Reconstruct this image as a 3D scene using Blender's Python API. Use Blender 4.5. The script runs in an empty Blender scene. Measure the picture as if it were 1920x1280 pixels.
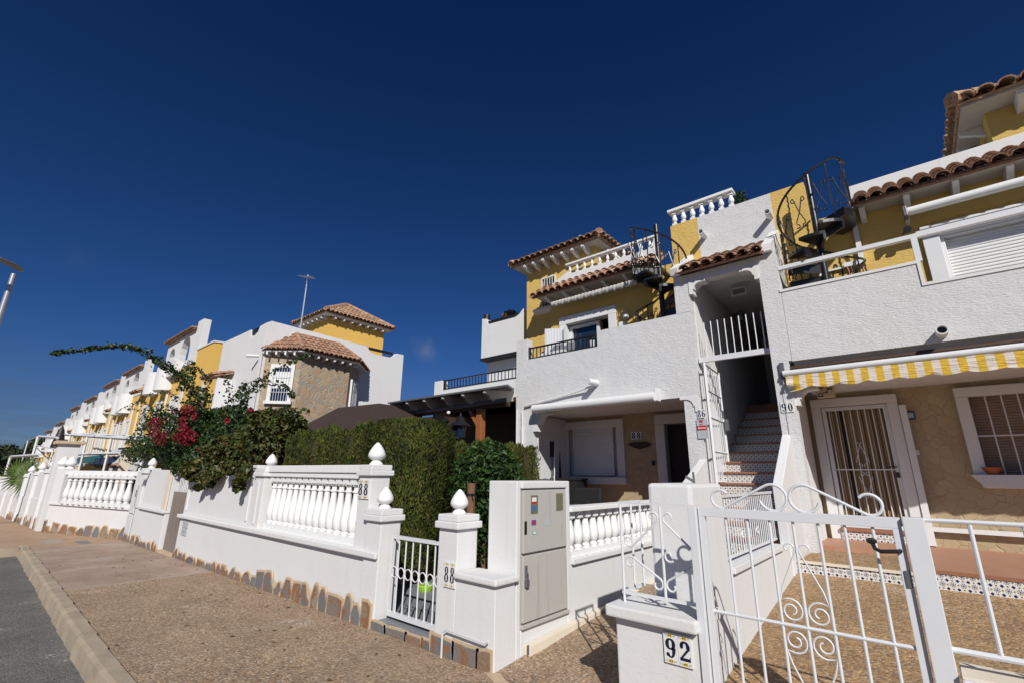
import bpy, bmesh, math, random
from math import sin, cos, pi, radians, sqrt, atan2
from mathutils import Vector, Matrix
R = random.Random(7)
scene = bpy.context.scene
COL = scene.collection

# ---------------------------------------------------------------- camera
HCAM = 1.6
YAW, PITCH, ROLL = radians(-40.63), radians(16.0), radians(0.64)
FPX = 868.1
_f = Vector((sin(YAW)*cos(PITCH), cos(YAW)*cos(PITCH), sin(PITCH)))
_r0 = Vector((cos(YAW), -sin(YAW), 0)); _u0 = _r0.cross(_f)
_r = cos(ROLL)*_r0 + sin(ROLL)*_u0
_u = -sin(ROLL)*_r0 + cos(ROLL)*_u0
CAMLOC = Vector((0, 0, HCAM))
cam = bpy.data.cameras.new("camera"); camo = bpy.data.objects.new("camera", cam); COL.objects.link(camo)
cam.sensor_width = 36; cam.lens = 36*FPX/1920; cam.clip_end = 2000; cam.clip_start = .05
camo.matrix_world = Matrix(((_r.x, _u.x, -_f.x, 0), (_r.y, _u.y, -_f.y, 0), (_r.z, _u.z, -_f.z, HCAM), (0, 0, 0, 1)))
scene.camera = camo

def at(px, py, ax, v):
    """pixel of the photograph -> point on the world plane ax = v"""
    d = _f + _r*((px-960)/FPX) + _u*((640-py)/FPX)
    i = 'xyz'.index(ax); t = (v-CAMLOC[i])/d[i]
    return CAMLOC + d*t

# ---------------------------------------------------------------- materials
MATS = {}
def new_mat(name):
    m = bpy.data.materials.new(name); m.use_nodes = True
    nt = m.node_tree; b = nt.nodes['Principled BSDF']
    MATS[name] = m
    return m, nt, b
def N(nt, t, **kw):
    n = nt.nodes.new(t)
    for k, v in kw.items():
        if k in n.inputs: n.inputs[k].default_value = v
        else: setattr(n, k, v)
    return n
def pos(nt, scale=(1, 1, 1), rot=(0, 0, 0)):
    g = N(nt, 'ShaderNodeNewGeometry'); m = N(nt, 'ShaderNodeMapping')
    m.inputs['Scale'].default_value = scale; m.inputs['Rotation'].default_value = rot
    nt.links.new(g.outputs['Position'], m.inputs['Vector'])
    return m.outputs['Vector']
def ramp(nt, fac, stops, interp='LINEAR'):
    r = N(nt, 'ShaderNodeValToRGB'); r.color_ramp.interpolation = interp
    e = r.color_ramp.elements
    while len(e) < len(stops): e.new(0.5)
    for el, (p, c) in zip(e, stops):
        el.position = p; el.color = (c[0], c[1], c[2], 1)
    nt.links.new(fac, r.inputs['Fac'])
    return r.outputs['Color']
def mix(nt, fac, a, b, mode='MIX'):
    n = N(nt, 'ShaderNodeMix', data_type='RGBA', blend_type=mode)
    for s, v in ((n.inputs[0], fac), (n.inputs[6], a), (n.inputs[7], b)):
        if hasattr(v, 'is_linked'): nt.links.new(v, s)
        elif isinstance(v, (int, float)): s.default_value = v
        else: s.default_value = (v[0], v[1], v[2], 1)
    return n.outputs[2]
def math_(nt, op, a, b=None, c=None):
    n = N(nt, 'ShaderNodeMath', operation=op)
    for i, v in enumerate((a, b, c)):
        if v is None: continue
        if hasattr(v, 'is_linked'): nt.links.new(v, n.inputs[i])
        else: n.inputs[i].default_value = v
    return n.outputs[0]
def bump(nt, b, h, strength, dist):
    n = N(nt, 'ShaderNodeBump'); n.inputs['Strength'].default_value = strength; n.inputs['Distance'].default_value = dist
    nt.links.new(h, n.inputs['Height']); nt.links.new(n.outputs[0], b.inputs['Normal'])
def noise(nt, vec, scale, detail=4, rough=.55, dist=0):
    n = N(nt, 'ShaderNodeTexNoise'); n.inputs['Scale'].default_value = scale; n.inputs['Detail'].default_value = detail
    n.inputs['Roughness'].default_value = rough; n.inputs['Distortion'].default_value = dist
    nt.links.new(vec, n.inputs['Vector'])
    return n.outputs['Fac']
def voro(nt, vec, scale, feature='F1', out='Distance', rnd=1):
    n = N(nt, 'ShaderNodeTexVoronoi', feature=feature); n.inputs['Scale'].default_value = scale
    n.inputs['Randomness'].default_value = rnd
    nt.links.new(vec, n.inputs['Vector'])
    return n.outputs[out]
def plain(name, col, rough=.6, metal=0, var=.12, scale=6, bmp=0, spec=.5):
    m, nt, b = new_mat(name)
    v = pos(nt); n = noise(nt, v, scale)
    c = mix(nt, n, [x*(1-var) for x in col], [min(1, x*(1+var)) for x in col])
    nt.links.new(c, b.inputs['Base Color']); b.inputs['Roughness'].default_value = rough; b.inputs['Metallic'].default_value = metal
    b.inputs['Specular IOR Level'].default_value = spec
    if bmp: bump(nt, b, noise(nt, v, scale*12), bmp, .01)
    return m
def stucco(name, col, scale, strength, dist, stain=.10, stretch=(1, 1, 1.6), stain_col=(.42, .36, .28)):
    m, nt, b = new_mat(name)
    v = pos(nt); vs = pos(nt, stretch)
    h = noise(nt, vs, scale, 5, .6, .8)
    h2 = noise(nt, v, scale*.18, 3)
    hh = math_(nt, 'ADD', h, math_(nt, 'MULTIPLY', h2, .8))
    c = mix(nt, math_(nt, 'MULTIPLY', noise(nt, v, 1.1, 5, .65), .5), col, [x*.86 for x in col])
    c = mix(nt, math_(nt, 'MULTIPLY', ramp(nt, noise(nt, v, .8, 7, .7), [(.5, (0, 0, 0)), (.62, (1, 1, 1))]), .3), c, [col[0]*.94, col[1]*.90, col[2]*.84])
    # rain streaks and dirt: thin vertical marks that belong to the paint itself
    st = noise(nt, pos(nt, (9, 9, .55)), 1.4, 6, .7)
    sm = math_(nt, 'MULTIPLY', math_(nt, 'GREATER_THAN', 1, 0), ramp(nt, st, [(.56, (0, 0, 0)), (.78, (1, 1, 1))]))
    c = mix(nt, math_(nt, 'MULTIPLY', sm, stain), c, stain_col)
    nt.links.new(c, b.inputs['Base Color']); b.inputs['Roughness'].default_value = .85
    b.inputs['Specular IOR Level'].default_value = .25
    bump(nt, b, hh, strength, dist)
    return m
WHITE = stucco('white_paint_smooth', (.72, .72, .715), 24, .25, .009, .22)
ROUGHW = stucco('white_paint_rough', (.68, .68, .68), 30, .7, .02, .24, (.7, .7, 2.1))
YELLOW = stucco('yellow_render', (.70, .48, .145), 24, .8, .02, .06, (.6, .6, 2.6), (.35, .2, .05))
YELLOWF = stucco('yellow_render_far', (.74, .47, .12), 14, .3, .01, .06, (1, 1, 1), (.35, .2, .05))
CONCW = plain('white_cast_stone', (.78, .78, .77), .7, var=.05, bmp=.15)
METALW = plain('white_painted_metal', (.68, .69, .70), .4, var=.05)
PVC = plain('white_plastic', (.74, .74, .73), .35, var=.05)
CREAM = plain('cream_pipe', (.74, .66, .54), .55, var=.08)
IRON = plain('black_iron', (.014, .014, .016), .32, var=.3, spec=.6)
BLACK = plain('black_paint', (.012, .012, .013), .5, var=.3)
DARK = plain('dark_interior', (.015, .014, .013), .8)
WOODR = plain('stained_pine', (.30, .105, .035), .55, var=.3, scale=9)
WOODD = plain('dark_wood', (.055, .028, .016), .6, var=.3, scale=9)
GAZ = plain('brown_canvas', (.045, .026, .022), .8, var=.25)
NAVY = plain('navy_glaze', (.01, .01, .05), .15, var=.1)
BRONZE = plain('grey_metal', (.16, .16, .17), .45, .4)
LAMPM = plain('galvanised_steel', (.42, .44, .46), .4, .6)
REDP = plain('red_print', (.45, .02, .03), .4)
GREYP = plain('grey_print', (.45, .47, .50), .4)
BLUEP = plain('blue_print', (.05, .16, .34), .4)
PURP = plain('purple_print', (.22, .06, .28), .4)
GRNP = plain('green_print', (.08, .35, .28), .4)
YELP = plain('yellow_print', (.75, .55, .06), .4)
TEAL = plain('teal_plastic', (.02, .12, .13), .4)
TERRA_POT = plain('terracotta_pot', (.36, .10, .04), .7)
SOFA = plain('black_wicker', (.012, .012, .013), .6, bmp=.5)
CUSH = plain('grey_cushion', (.14, .15, .17), .9)
BEIGEB = plain('beige_box', (.50, .38, .24), .6)
GLASS, nt, b = new_mat('window_glass')
b.inputs['Base Color'].default_value = (.012, .025, .05, 1); b.inputs['Roughness'].default_value = .04; b.inputs['Specular IOR Level'].default_value = .7
BLUESIGN = plain('blue_glazed_plate', (.03, .05, .16), .2)

def mk_wood(name, c1, c2):
    m, nt, b = new_mat(name)
    g = noise(nt, pos(nt, (14, 14, .8)), 3, 6, .65, .6)
    nt.links.new(ramp(nt, g, [(.25, c1), (.5, c2), (.75, c1)]), b.inputs['Base Color'])
    b.inputs['Roughness'].default_value = .85; bump(nt, b, g, .8, .02)
    return m
OLDWOOD = mk_wood('weathered_wood', (.10, .075, .06), (.26, .215, .18))

def mk_tile(name, cols):
    m, nt, b = new_mat(name)
    g = N(nt, 'ShaderNodeNewGeometry'); r = g.outputs['Random Per Island']
    c = ramp(nt, r, [(i/(len(cols)-1), k) for i, k in enumerate(cols)])
    n = noise(nt, pos(nt), 16, 5, .65)
    c = mix(nt, ramp(nt, n, [(.42, (0, 0, 0)), (.7, (.75, .75, .75))]), c, (.13, .085, .055))
    nt.links.new(c, b.inputs['Base Color']); b.inputs['Roughness'].default_value = .9
    bump(nt, b, n, .5, .01)
    return m
TILE = mk_tile('roof_tile_red', [(.37, .175, .105), (.46, .25, .155), (.29, .16, .11), (.50, .30, .20), (.40, .21, .13)])
TILEP = mk_tile('roof_tile_pale', [(.40, .22, .13), (.50, .32, .20), (.33, .19, .12), (.54, .36, .23), (.44, .26, .15)])

def mk_paving(name, cols, mortar, scale, depth, mw=.06, stretch=(1, 1, 1), soft=.0):
    """irregular stone cladding: cells with their own colour and sunken joints"""
    m, nt, b = new_mat(name)
    v0 = pos(nt, stretch)
    nz = N(nt, 'ShaderNodeTexNoise'); nz.inputs['Scale'].default_value = 2.3; nt.links.new(v0, nz.inputs['Vector'])
    va = N(nt, 'ShaderNodeVectorMath', operation='MULTIPLY_ADD'); va.inputs[1].default_value = (.35, .35, .35)
    nt.links.new(nz.outputs['Color'], va.inputs[0]); nt.links.new(v0, va.inputs[2]); v = va.outputs[0]
    cell = N(nt, 'ShaderNodeTexVoronoi'); cell.inputs['Scale'].default_value = scale; nt.links.new(v, cell.inputs['Vector'])
    sep = N(nt, 'ShaderNodeSeparateColor'); nt.links.new(cell.outputs['Color'], sep.inputs[0])
    edge = voro(nt, v, scale, 'DISTANCE_TO_EDGE')
    c = ramp(nt, sep.outputs[0], [(i/(len(cols)-1), k) for i, k in enumerate(cols)])
    n = noise(nt, v0, 9, 6, .7)
    c = mix(nt, math_(nt, 'MULTIPLY', n, .55), c, (.50, .37, .22))
    c = mix(nt, math_(nt, 'MULTIPLY', noise(nt, v0, 2.2, 5, .6), soft), c, mortar)
    e = ramp(nt, edge, [(mw*.5, (0, 0, 0)), (mw, (1, 1, 1))])
    c = mix(nt, e, mortar, c)
    nt.links.new(c, b.inputs['Base Color']); b.inputs['Roughness'].default_value = .85
    h = math_(nt, 'ADD', math_(nt, 'MULTIPLY', e, 1.0), math_(nt, 'MULTIPLY', n, .6))
    h = math_(nt, 'ADD', h, math_(nt, 'MULTIPLY', sep.outputs[1], .4))
    bump(nt, b, h, .5, depth)
    return m
STONE_BEIGE = mk_paving('beige_stone_cladding', [(.43, .34, .20), (.37, .28, .17), (.48, .39, .25), (.38, .27, .16), (.45, .36, .22), (.40, .33, .19)], (.40, .315, .195), 6.2, .03, .03, soft=.45)
STONE_GREY = mk_paving('grey_brown_stone_cladding', [(.27, .25, .21), (.34, .20, .12), (.21, .23, .23), (.40, .28, .17), (.27, .20, .14), (.22, .235, .235), (.44, .33, .22)], (.46, .37, .26), 4.8, .06, .05)

def mk_aggregate(name, cols, scale, base=(.33, .24, .16)):
    m, nt, b = new_mat(name)
    v = pos(nt)
    cell = N(nt, 'ShaderNodeTexVoronoi'); cell.inputs['Scale'].default_value = scale; nt.links.new(v, cell.inputs['Vector'])
    sep = N(nt, 'ShaderNodeSeparateColor'); nt.links.new(cell.outputs['Color'], sep.inputs[0])
    c = ramp(nt, sep.outputs[0], [(i/(len(cols)-1), k) for i, k in enumerate(cols)])
    big = noise(nt, v, .55, 6, .68); mid = noise(nt, v, 5, 4)
    c = mix(nt, ramp(nt, big, [(.36, (0, 0, 0)), (.66, (.5, .5, .5))]), c, base)
    c = mix(nt, .55, c, ramp(nt, noise(nt, v, .9, 7, .7), [(.3, (.62, .60, .58)), (.7, (1.2, 1.2, 1.2))]), 'MULTIPLY')
    c = mix(nt, .35, c, ramp(nt, mid, [(.2, (.6, .6, .6)), (.8, (1.25, 1.25, 1.25))]), 'MULTIPLY')
    wm = math_(nt, 'MULTIPLY', ramp(nt, noise(nt, v, 1.5, 8, .75), [(.58, (0, 0, 0)), (.68, (1, 1, 1))]), .7)
    wsp = math_(nt, 'MULTIPLY', wm, ramp(nt, noise(nt, v, 40, 3), [(.45, (0, 0, 0)), (.6, (1, 1, 1))]))
    c = mix(nt, wsp, c, (.62, .57, .52))
    nt.links.new(c, b.inputs['Base Color']); b.inputs['Roughness'].default_value = .9
    b.inputs['Specular IOR Level'].default_value = .2
    bump(nt, b, math_(nt, 'SUBTRACT', 1, cell.outputs['Distance']), .9, .008)
    return m
AGG = mk_aggregate('exposed_aggregate', [(.11, .075, .05), (.45, .31, .19), (.22, .15, .095), (.64, .50, .36), (.18, .15, .13), (.48, .31, .19), (.33, .22, .14)], 56, (.37, .275, .195))
GRAV = mk_aggregate('pebble_driveway', [(.19, .12, .065), (.46, .29, .15), (.28, .17, .09), (.58, .40, .23), (.17, .13, .10), (.48, .30, .15)], 44, (.34, .23, .13))
ASPH = mk_aggregate('asphalt', [(.10, .098, .095), (.20, .19, .18), (.14, .137, .13), (.25, .24, .22)], 60, (.165, .158, .15))
KERBM = plain('kerb_concrete', (.36, .29, .21), .9, var=.5, scale=3.2, bmp=.4)
SOFF = plain('shade_toned_soffit', (.46, .42, .38), .9)  # grey-brown colour paints the shade under the eaves into the soffits
JOINT = plain('paving_joint_concrete', (.36, .29, .23), .9, var=.2, scale=8, bmp=.3)
EARTH = plain('dry_earth', (.26, .19, .13), .95, var=.3, scale=2, bmp=.4)
CONC_CAB = stucco('cement_cabinet', (.47, .455, .42), 60, .25, .006, .9, (1, 1, 1), (.18, .16, .13))
PAVE_GREY = plain('grey_floor_tile', (.20, .21, .23), .6, var=.2, scale=5)

m, nt, b = new_mat('terracotta_floor'); TFLOOR = m
v = pos(nt)
tn = noise(nt, pos(nt, (1.4, 9, 1)), 3, 5, .6)
c = ramp(nt, tn, [(.3, (.38, .19, .12)), (.7, (.49, .27, .17))])
nt.links.new(c, b.inputs['Base Color']); b.inputs['Roughness'].default_value = .6
TNOSE = plain('terracotta_nosing', (.31, .13, .07), .55, var=.15)

# patterned cement tiles: eight-petalled flowers with dark diamonds between them
def mk_pattern(name, cell):
    m, nt, b = new_mat(name)
    g = N(nt, 'ShaderNodeNewGeometry'); s = N(nt, 'ShaderNodeSeparateXYZ'); nt.links.new(g.outputs['Position'], s.inputs[0])
    u = math_(nt, 'MULTIPLY', math_(nt, 'ADD', s.outputs[0], s.outputs[1]), 1/cell); w = math_(nt, 'MULTIPLY', s.outputs[2], 1/cell)
    fu = math_(nt, 'SUBTRACT', math_(nt, 'FRACT', u), .5); fw = math_(nt, 'SUBTRACT', math_(nt, 'FRACT', w), .5)
    r = math_(nt, 'SQRT', math_(nt, 'ADD', math_(nt, 'MULTIPLY', fu, fu), math_(nt, 'MULTIPLY', fw, fw)))
    a = math_(nt, 'ARCTAN2', fw, fu)
    pet = math_(nt, 'ABSOLUTE', math_(nt, 'SINE', math_(nt, 'MULTIPLY', a, 4)))
    lim = math_(nt, 'ADD', math_(nt, 'MULTIPLY', pet, .20), .12)
    flower = math_(nt, 'LESS_THAN', r, lim)
    core = math_(nt, 'LESS_THAN', r, .09)
    ring = math_(nt, 'MULTIPLY', math_(nt, 'GREATER_THAN', pet, .72), math_(nt, 'MULTIPLY', flower, math_(nt, 'GREATER_THAN', r, .12)))
    gu = math_(nt, 'SUBTRACT', .5, math_(nt, 'ABSOLUTE', fu)); gw = math_(nt, 'SUBTRACT', .5, math_(nt, 'ABSOLUTE', fw))
    dia = math_(nt, 'LESS_THAN', math_(nt, 'ADD', gu, gw), .21)
    mid1 = math_(nt, 'LESS_THAN', math_(nt, 'ADD', gu, math_(nt, 'ABSOLUTE', fw)), .13)
    mid2 = math_(nt, 'LESS_THAN', math_(nt, 'ADD', gw, math_(nt, 'ABSOLUTE', fu)), .13)
    c = mix(nt, dia, (.70, .69, .66), (.015, .02, .075))
    c = mix(nt, math_(nt, 'MAXIMUM', mid1, mid2), c, (.30, .17, .08))
    c = mix(nt, ring, c, (.05, .06, .05)); c = mix(nt, core, c, (.03, .03, .10))
    nt.links.new(c, b.inputs['Base Color']); b.inputs['Roughness'].default_value = .3
    return m
PATT = mk_pattern('patterned_cement_tile', .082)
PATT2 = mk_pattern('patterned_cement_tile_small', .075)

# slate skirting stones
m, nt, b = new_mat('slate_stones'); SLATE = m
g = N(nt, 'ShaderNodeNewGeometry'); r = g.outputs['Random Per Island']
v = pos(nt); n1 = noise(nt, v, 5.5, 5, .6, .5); n2 = noise(nt, v, 30, 5, .7)
ca = ramp(nt, r, [(0, (.10, .105, .115)), (.45, (.16, .17, .18)), (.7, (.24, .15, .09)), (1, (.30, .25, .19))])
c = mix(nt, ramp(nt, n1, [(.5, (0, 0, 0)), (.56, (.95, .95, .95))]), ca, (.25, .10, .035))
c = mix(nt, math_(nt, 'MULTIPLY', n2, .22), c, (.42, .34, .25))
nt.links.new(c, b.inputs['Base Color']); b.inputs['Roughness'].default_value = .7; bump(nt, b, n2, .8, .015)
MORTAR = plain('cream_mortar', (.55, .42, .28), .95, var=.2, scale=14, bmp=.6)

# striped awning cloth
m, nt, b = new_mat('striped_awning_cloth'); STRIPE = m
g = N(nt, 'ShaderNodeNewGeometry'); s = N(nt, 'ShaderNodeSeparateXYZ'); nt.links.new(g.outputs['Position'], s.inputs[0])
fr = math_(nt, 'FRACT', math_(nt, 'MULTIPLY', s.outputs[0], 1/.165))
c = mix(nt, math_(nt, 'GREATER_THAN', fr, .5), (.66, .58, .50), (.62, .40, .045))
nt.links.new(c, b.inputs['Base Color']); b.inputs['Roughness'].default_value = .9
bump(nt, b, noise(nt, pos(nt, (3, 3, 20)), 2.5, 4), .7, .03)

def leaf_mat(name, cols, rough=.55, trans=.0):
    m, nt, b = new_mat(name)
    g = N(nt, 'ShaderNodeNewGeometry')
    c = ramp(nt, g.outputs['Random Per Island'], [(i/(len(cols)-1), k) for i, k in enumerate(cols)])
    n = noise(nt, pos(nt), 1.6, 4, .6)
    c = mix(nt, math_(nt, 'MULTIPLY', n, .5), c, cols[0])
    c = mix(nt, ramp(nt, noise(nt, pos(nt, (1, 1, .45)), 4.5, 5, .65), [(.47, (0, 0, 0)), (.62, (.7, .7, .7))]), c, [x*.55 for x in cols[0]])
    nt.links.new(c, b.inputs['Base Color']); b.inputs['Roughness'].default_value = rough
    b.inputs['Specular IOR Level'].default_value = .3
    return m
HEDGE = leaf_mat('cypress_foliage', [(.028, .045, .007), (.050, .078, .010), (.095, .115, .015), (.14, .14, .02), (.045, .07, .010), (.16, .12, .03)], .8)
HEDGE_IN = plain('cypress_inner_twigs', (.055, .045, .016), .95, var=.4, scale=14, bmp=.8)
LEAFB = leaf_mat('bougainvillea_leaves', [(.014, .034, .008), (.028, .055, .011), (.045, .078, .014), (.022, .046, .010), (.08, .10, .02)], .5)
LEAFV = leaf_mat('vine_leaves', [(.022, .036, .007), (.048, .062, .010), (.095, .095, .014), (.035, .05, .009), (.14, .08, .02)], .5)
LEAFC = leaf_mat('citrus_leaves', [(.014, .036, .007), (.024, .058, .010), (.045, .09, .014), (.018, .046, .008)], .5)
FLOWER = leaf_mat('bougainvillea_bracts', [(.15, .004, .012), (.24, .007, .02), (.32, .012, .035), (.20, .006, .018)], .6)
PALML = leaf_mat('palm_leaves', [(.04, .07, .012), (.09, .13, .02), (.06, .10, .018)], .5)
TWIG = plain('twig_bark', (.13, .085, .05), .9, var=.3)
FARG = leaf_mat('far_foliage', [(.03, .045, .02), (.05, .065, .03), (.04, .055, .02)], .8)

# ---------------------------------------------------------------- mesh helpers
class MB:
    def __init__(s): s.v = []; s.f = []
    def add(s, vs, fs):
        o = len(s.v); s.v += [tuple(p) for p in vs]; s.f += [tuple(i+o for i in q) for q in fs]; return s
    def box(s, a, b):
        x0, x1 = sorted((a[0], b[0])); y0, y1 = sorted((a[1], b[1])); z0, z1 = sorted((a[2], b[2]))
        return s.add([(x0, y0, z0), (x1, y0, z0), (x1, y1, z0), (x0, y1, z0), (x0, y0, z1), (x1, y0, z1), (x1, y1, z1), (x0, y1, z1)],
                     [(0, 3, 2, 1), (4, 5, 6, 7), (0, 1, 5, 4), (1, 2, 6, 5), (2, 3, 7, 6), (3, 0, 4, 7)])
    def prism(s, pts, d):
        """closed polygon (list of 3D points, planar) extruded by vector d"""
        n = len(pts); d = Vector(d)
        vs = [Vector(p) for p in pts]; vs += [p+d for p in vs]
        return s.add(vs, [tuple(range(n-1, -1, -1)), tuple(range(n, 2*n))] + [(i, (i+1) % n, n+(i+1) % n, n+i) for i in range(n)])
    def quad(s, a, b, c, d): return s.add([a, b, c, d], [(0, 1, 2, 3)])
    def lathe(s, c, prof, n=14):
        c = Vector(c); vs = []; fs = []
        for r_, z in prof:
            for i in range(n):
                a = 2*pi*i/n; vs.append((c.x+r_*cos(a), c.y+r_*sin(a), c.z+z))
        for j in range(len(prof)-1):
            for i in range(n):
                k = (i+1) % n; fs.append((j*n+i, j*n+k, (j+1)*n+k, (j+1)*n+i))
        fs.append(tuple(range(n-1, -1, -1))); m_ = (len(prof)-1)*n; fs.append(tuple(m_+i for i in range(n)))
        return s.add(vs, fs)
    def tube(s, pts, r_, n=8, caps=True):
        pts = [Vector(p) for p in pts]; vs = []; fs = []
        t = (pts[1]-pts[0]).normalized(); up = Vector((0, 0, 1)) if abs(t.z) < .9 else Vector((1, 0, 0))
        a = t.cross(up).normalized()
        for i, p in enumerate(pts):
            if i == 0: t = pts[1]-p
            elif i == len(pts)-1: t = p-pts[i-1]
            else: t = pts[i+1]-pts[i-1]
            t.normalize(); a = (a-t*a.dot(t))
            if a.length < 1e-4: a = t.orthogonal()
            a.normalize(); b_ = t.cross(a)
            rr = r_[i] if isinstance(r_, (list, tuple)) else r_
            for k in range(n):
                q = 2*pi*k/n; vs.append(p+a*(cos(q)*rr)+b_*(sin(q)*rr))
        for j in range(len(pts)-1):
            for k in range(n):
                m_ = (k+1) % n; fs.append((j*n+k, j*n+m_, (j+1)*n+m_, (j+1)*n+k))
        if caps:
            fs.append(tuple(range(n-1, -1, -1))); o = (len(pts)-1)*n; fs.append(tuple(o+k for k in range(n)))
        return s.add(vs, fs)

def inv_loc(o):
    l = Vector((0, 0, 0))
    while o is not None: l += Vector(o.location); o = o.parent
    return l
def obj(name, mb, mat, parent=None, smooth=False, bevel=0, loc=None):
    """link mb (written in world coordinates) as one mesh object"""
    base = inv_loc(parent) if parent else Vector((0, 0, 0))
    off = Vector(loc) if loc else Vector((0, 0, 0))
    me = bpy.data.meshes.new(name)
    me.from_pydata([tuple(Vector(v)-base-off) for v in mb.v], [], mb.f)
    me.materials.append(mat); me.validate(); me.update()
    bm = bmesh.new(); bm.from_mesh(me)
    if len(me.polygons) < 60000: bmesh.ops.recalc_face_normals(bm, faces=bm.faces)
    if bevel:
        ed = [e for e in bm.edges if len(e.link_faces) == 2 and e.calc_face_angle(0) > .6]
        bmesh.ops.bevel(bm, geom=ed, offset=bevel, segments=2, profile=.6, affect='EDGES', clamp_overlap=True)
    bm.to_mesh(me); bm.free()
    if smooth:
        for p in me.polygons: p.use_smooth = True
        if smooth != 'all':
            try: me.set_sharp_from_angle(angle=radians(40))
            except Exception: pass
    o = bpy.data.objects.new(name, me); COL.objects.link(o); o.parent = parent; o.location = off
    return o
def thing(name, label, cat, loc=(0, 0, 0), group=None):
    o = bpy.data.objects.new(name, None); COL.objects.link(o); o.location = loc; o.empty_display_size = .2
    return tag(o, label, cat, group)
def tag(o, label, cat, group=None):
    o['label'] = label; o['category'] = cat
    if group: o['group'] = group
    return o
def struct(name, mb, mat, smooth=False):
    o = obj(name, mb, mat, None, smooth); o['kind'] = 'structure'; return o
def base_of(mb):
    xs = [v[0] for v in mb.v]; ys = [v[1] for v in mb.v]; zs = [v[2] for v in mb.v]
    return ((min(xs)+max(xs))/2, (min(ys)+max(ys))/2, min(zs))
def solo(name, mb, mat, label, cat, group=None, smooth=False, bevel=0):
    return tag(obj(name, mb, mat, None, smooth, bevel, base_of(mb)), label, cat, group)
def copy_tree(o, parent=None, delta=None):
    c = o.copy(); COL.objects.link(c); c.parent = parent
    if delta is not None: c.location = Vector(o.location)+Vector(delta)
    for ch in [q for q in o.children]: copy_tree(ch, c)
    return c

# ---------------------------------------------------------------- shape builders
def wall_holes(x0, x1, z0, z1, y0, y1, holes, mb=None):
    """wall slab in the XZ plane with rectangular holes [(hx0,hx1,hz0,hz1)]: no coplanar overlaps"""
    mb = mb or MB()
    xs = sorted({x0, x1, *[h[0] for h in holes], *[h[1] for h in holes]}); xs = [x for x in xs if x0 <= x <= x1]
    for a, b_ in zip(xs, xs[1:]):
        cuts = sorted([(h[2], h[3]) for h in holes if h[0] <= a+1e-6 and h[1] >= b_-1e-6])
        z = z0
        for c0, c1 in cuts:
            if c0 > z: mb.box((a, y0, z), (b_, y1, c0))
            z = max(z, c1)
        if z < z1: mb.box((a, y0, z), (b_, y1, z1))
    return mb
def merge_clean(mb): return mb

def tiles(p0, p1, p2, p3, w=.19, seg=.34, rad=.085, base=True):
    """barrel tiles on the slope with eave p0->p1 and top p3->p2; columns run from eave to top"""
    mb = MB(); p0, p1, p2, p3 = map(Vector, (p0, p1, p2, p3))
    e = (p1-p0); L = e.length; eh = e.normalized()
    nrm = eh.cross((p3-p0)).normalized()
    if nrm.z < 0: nrm = -nrm
    n = max(1, round(L/w)); w = L/n
    up = (nrm.cross(eh)).normalized()
    if up.z < 0: up = -up
    H = (p3-p0).dot(up); a3 = (p3-p0).dot(eh); a2 = (p2-p0).dot(eh)
    def hmax(s_):   # how far up a column may run (hips)
        h = H
        if a3 > 1e-4 and s_ < a3: h = min(h, H*s_/a3)
        if a2 < L-1e-4 and s_ > a2: h = min(h, H*(L-s_)/(L-a2))
        return h
    if base:
        t = nrm*-.03
        mb.add([p0+t, p1+t, p2+t, p3+t, p0+t-nrm*.04, p1+t-nrm*.04, p2+t-nrm*.04, p3+t-nrm*.04],
               [(0, 1, 2, 3), (7, 6, 5, 4), (0, 4, 5, 1), (1, 5, 6, 2), (2, 6, 7, 3), (3, 7, 4, 0)])
    for i in range(n):
        s_ = (i+.5)*w; h = hmax(s_)
        k = 0; t = -.05-R.uniform(0, .02)
        while t < h-.03:
            t1 = min(t+seg+.05, h+.02); c = p0+eh*(s_+R.uniform(-.006, .006))
            r0 = rad*1.06; r1 = rad*.88; lift0 = .022; lift1 = 0
            vs = []; q = 6
            for tt, rr, lf in ((t, r0, lift0), (t1, r1, lift1)):
                for th in (1, .80):
                    for j in range(q+1):
                        an = pi*j/q
                        vs.append(c+up*tt+eh*(cos(an)*rr*(th if th == 1 else .82))+nrm*(sin(an)*rr*(th if th == 1 else .82)*.85+lf))
            m1 = q+1; fs = []
            for j in range(q):
                fs.append((j, j+1, 2*m1+j+1, 2*m1+j)); fs.append((m1+j+1, m1+j, 3*m1+j, 3*m1+j+1)); fs.append((j+1, j, m1+j, m1+j+1))
            fs.append((0, 2*m1, 3*m1, m1)); fs.append((q, m1+q, 3*m1+q, 2*m1+q))
            mb.add(vs, fs); t += seg; k += 1
        # channel tile lip showing under the eave between two covers
        c = p0+eh*(i*w); vs = []; q = 4
        if hmax(i*w) > .3 or i > 0:
            for tt in (-.03, min(.5, max(.1, hmax(i*w)))):
                for j in range(q+1):
                    an = pi+pi*j/q; vs.append(c+up*tt+eh*(cos(an)*rad*.8)+nrm*(sin(an)*rad*.5+.015))
            mb.add(vs, [(j, j+1, q+1+j+1, q+1+j) for j in range(q)])
    return mb
def ridge(pts, rad=.10, seg=.34):
    mb = MB()
    for a, b_ in zip(pts, pts[1:]):
        a = Vector(a); b_ = Vector(b_); d = b_-a; n = max(1, round(d.length/seg))
        for i in range(n):
            s0 = a+d*(i/n); s1 = a+d*((i+1.12)/n)
            mb.tube([s0, s1], [rad, rad*.85], 8)
    return mb
BAL_TALL = [(.055, 0), (.055, .10), (.038, .105), (.046, .14), (.03, .16), (.052, .22), (.060, .32), (.050, .45), (.034, .62), (.028, .76), (.040, .775), (.040, .80), (.028, .81), (.028, .86), (.044, .875), (.044, .9), (.05, .905), (.05, 1)]
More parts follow.
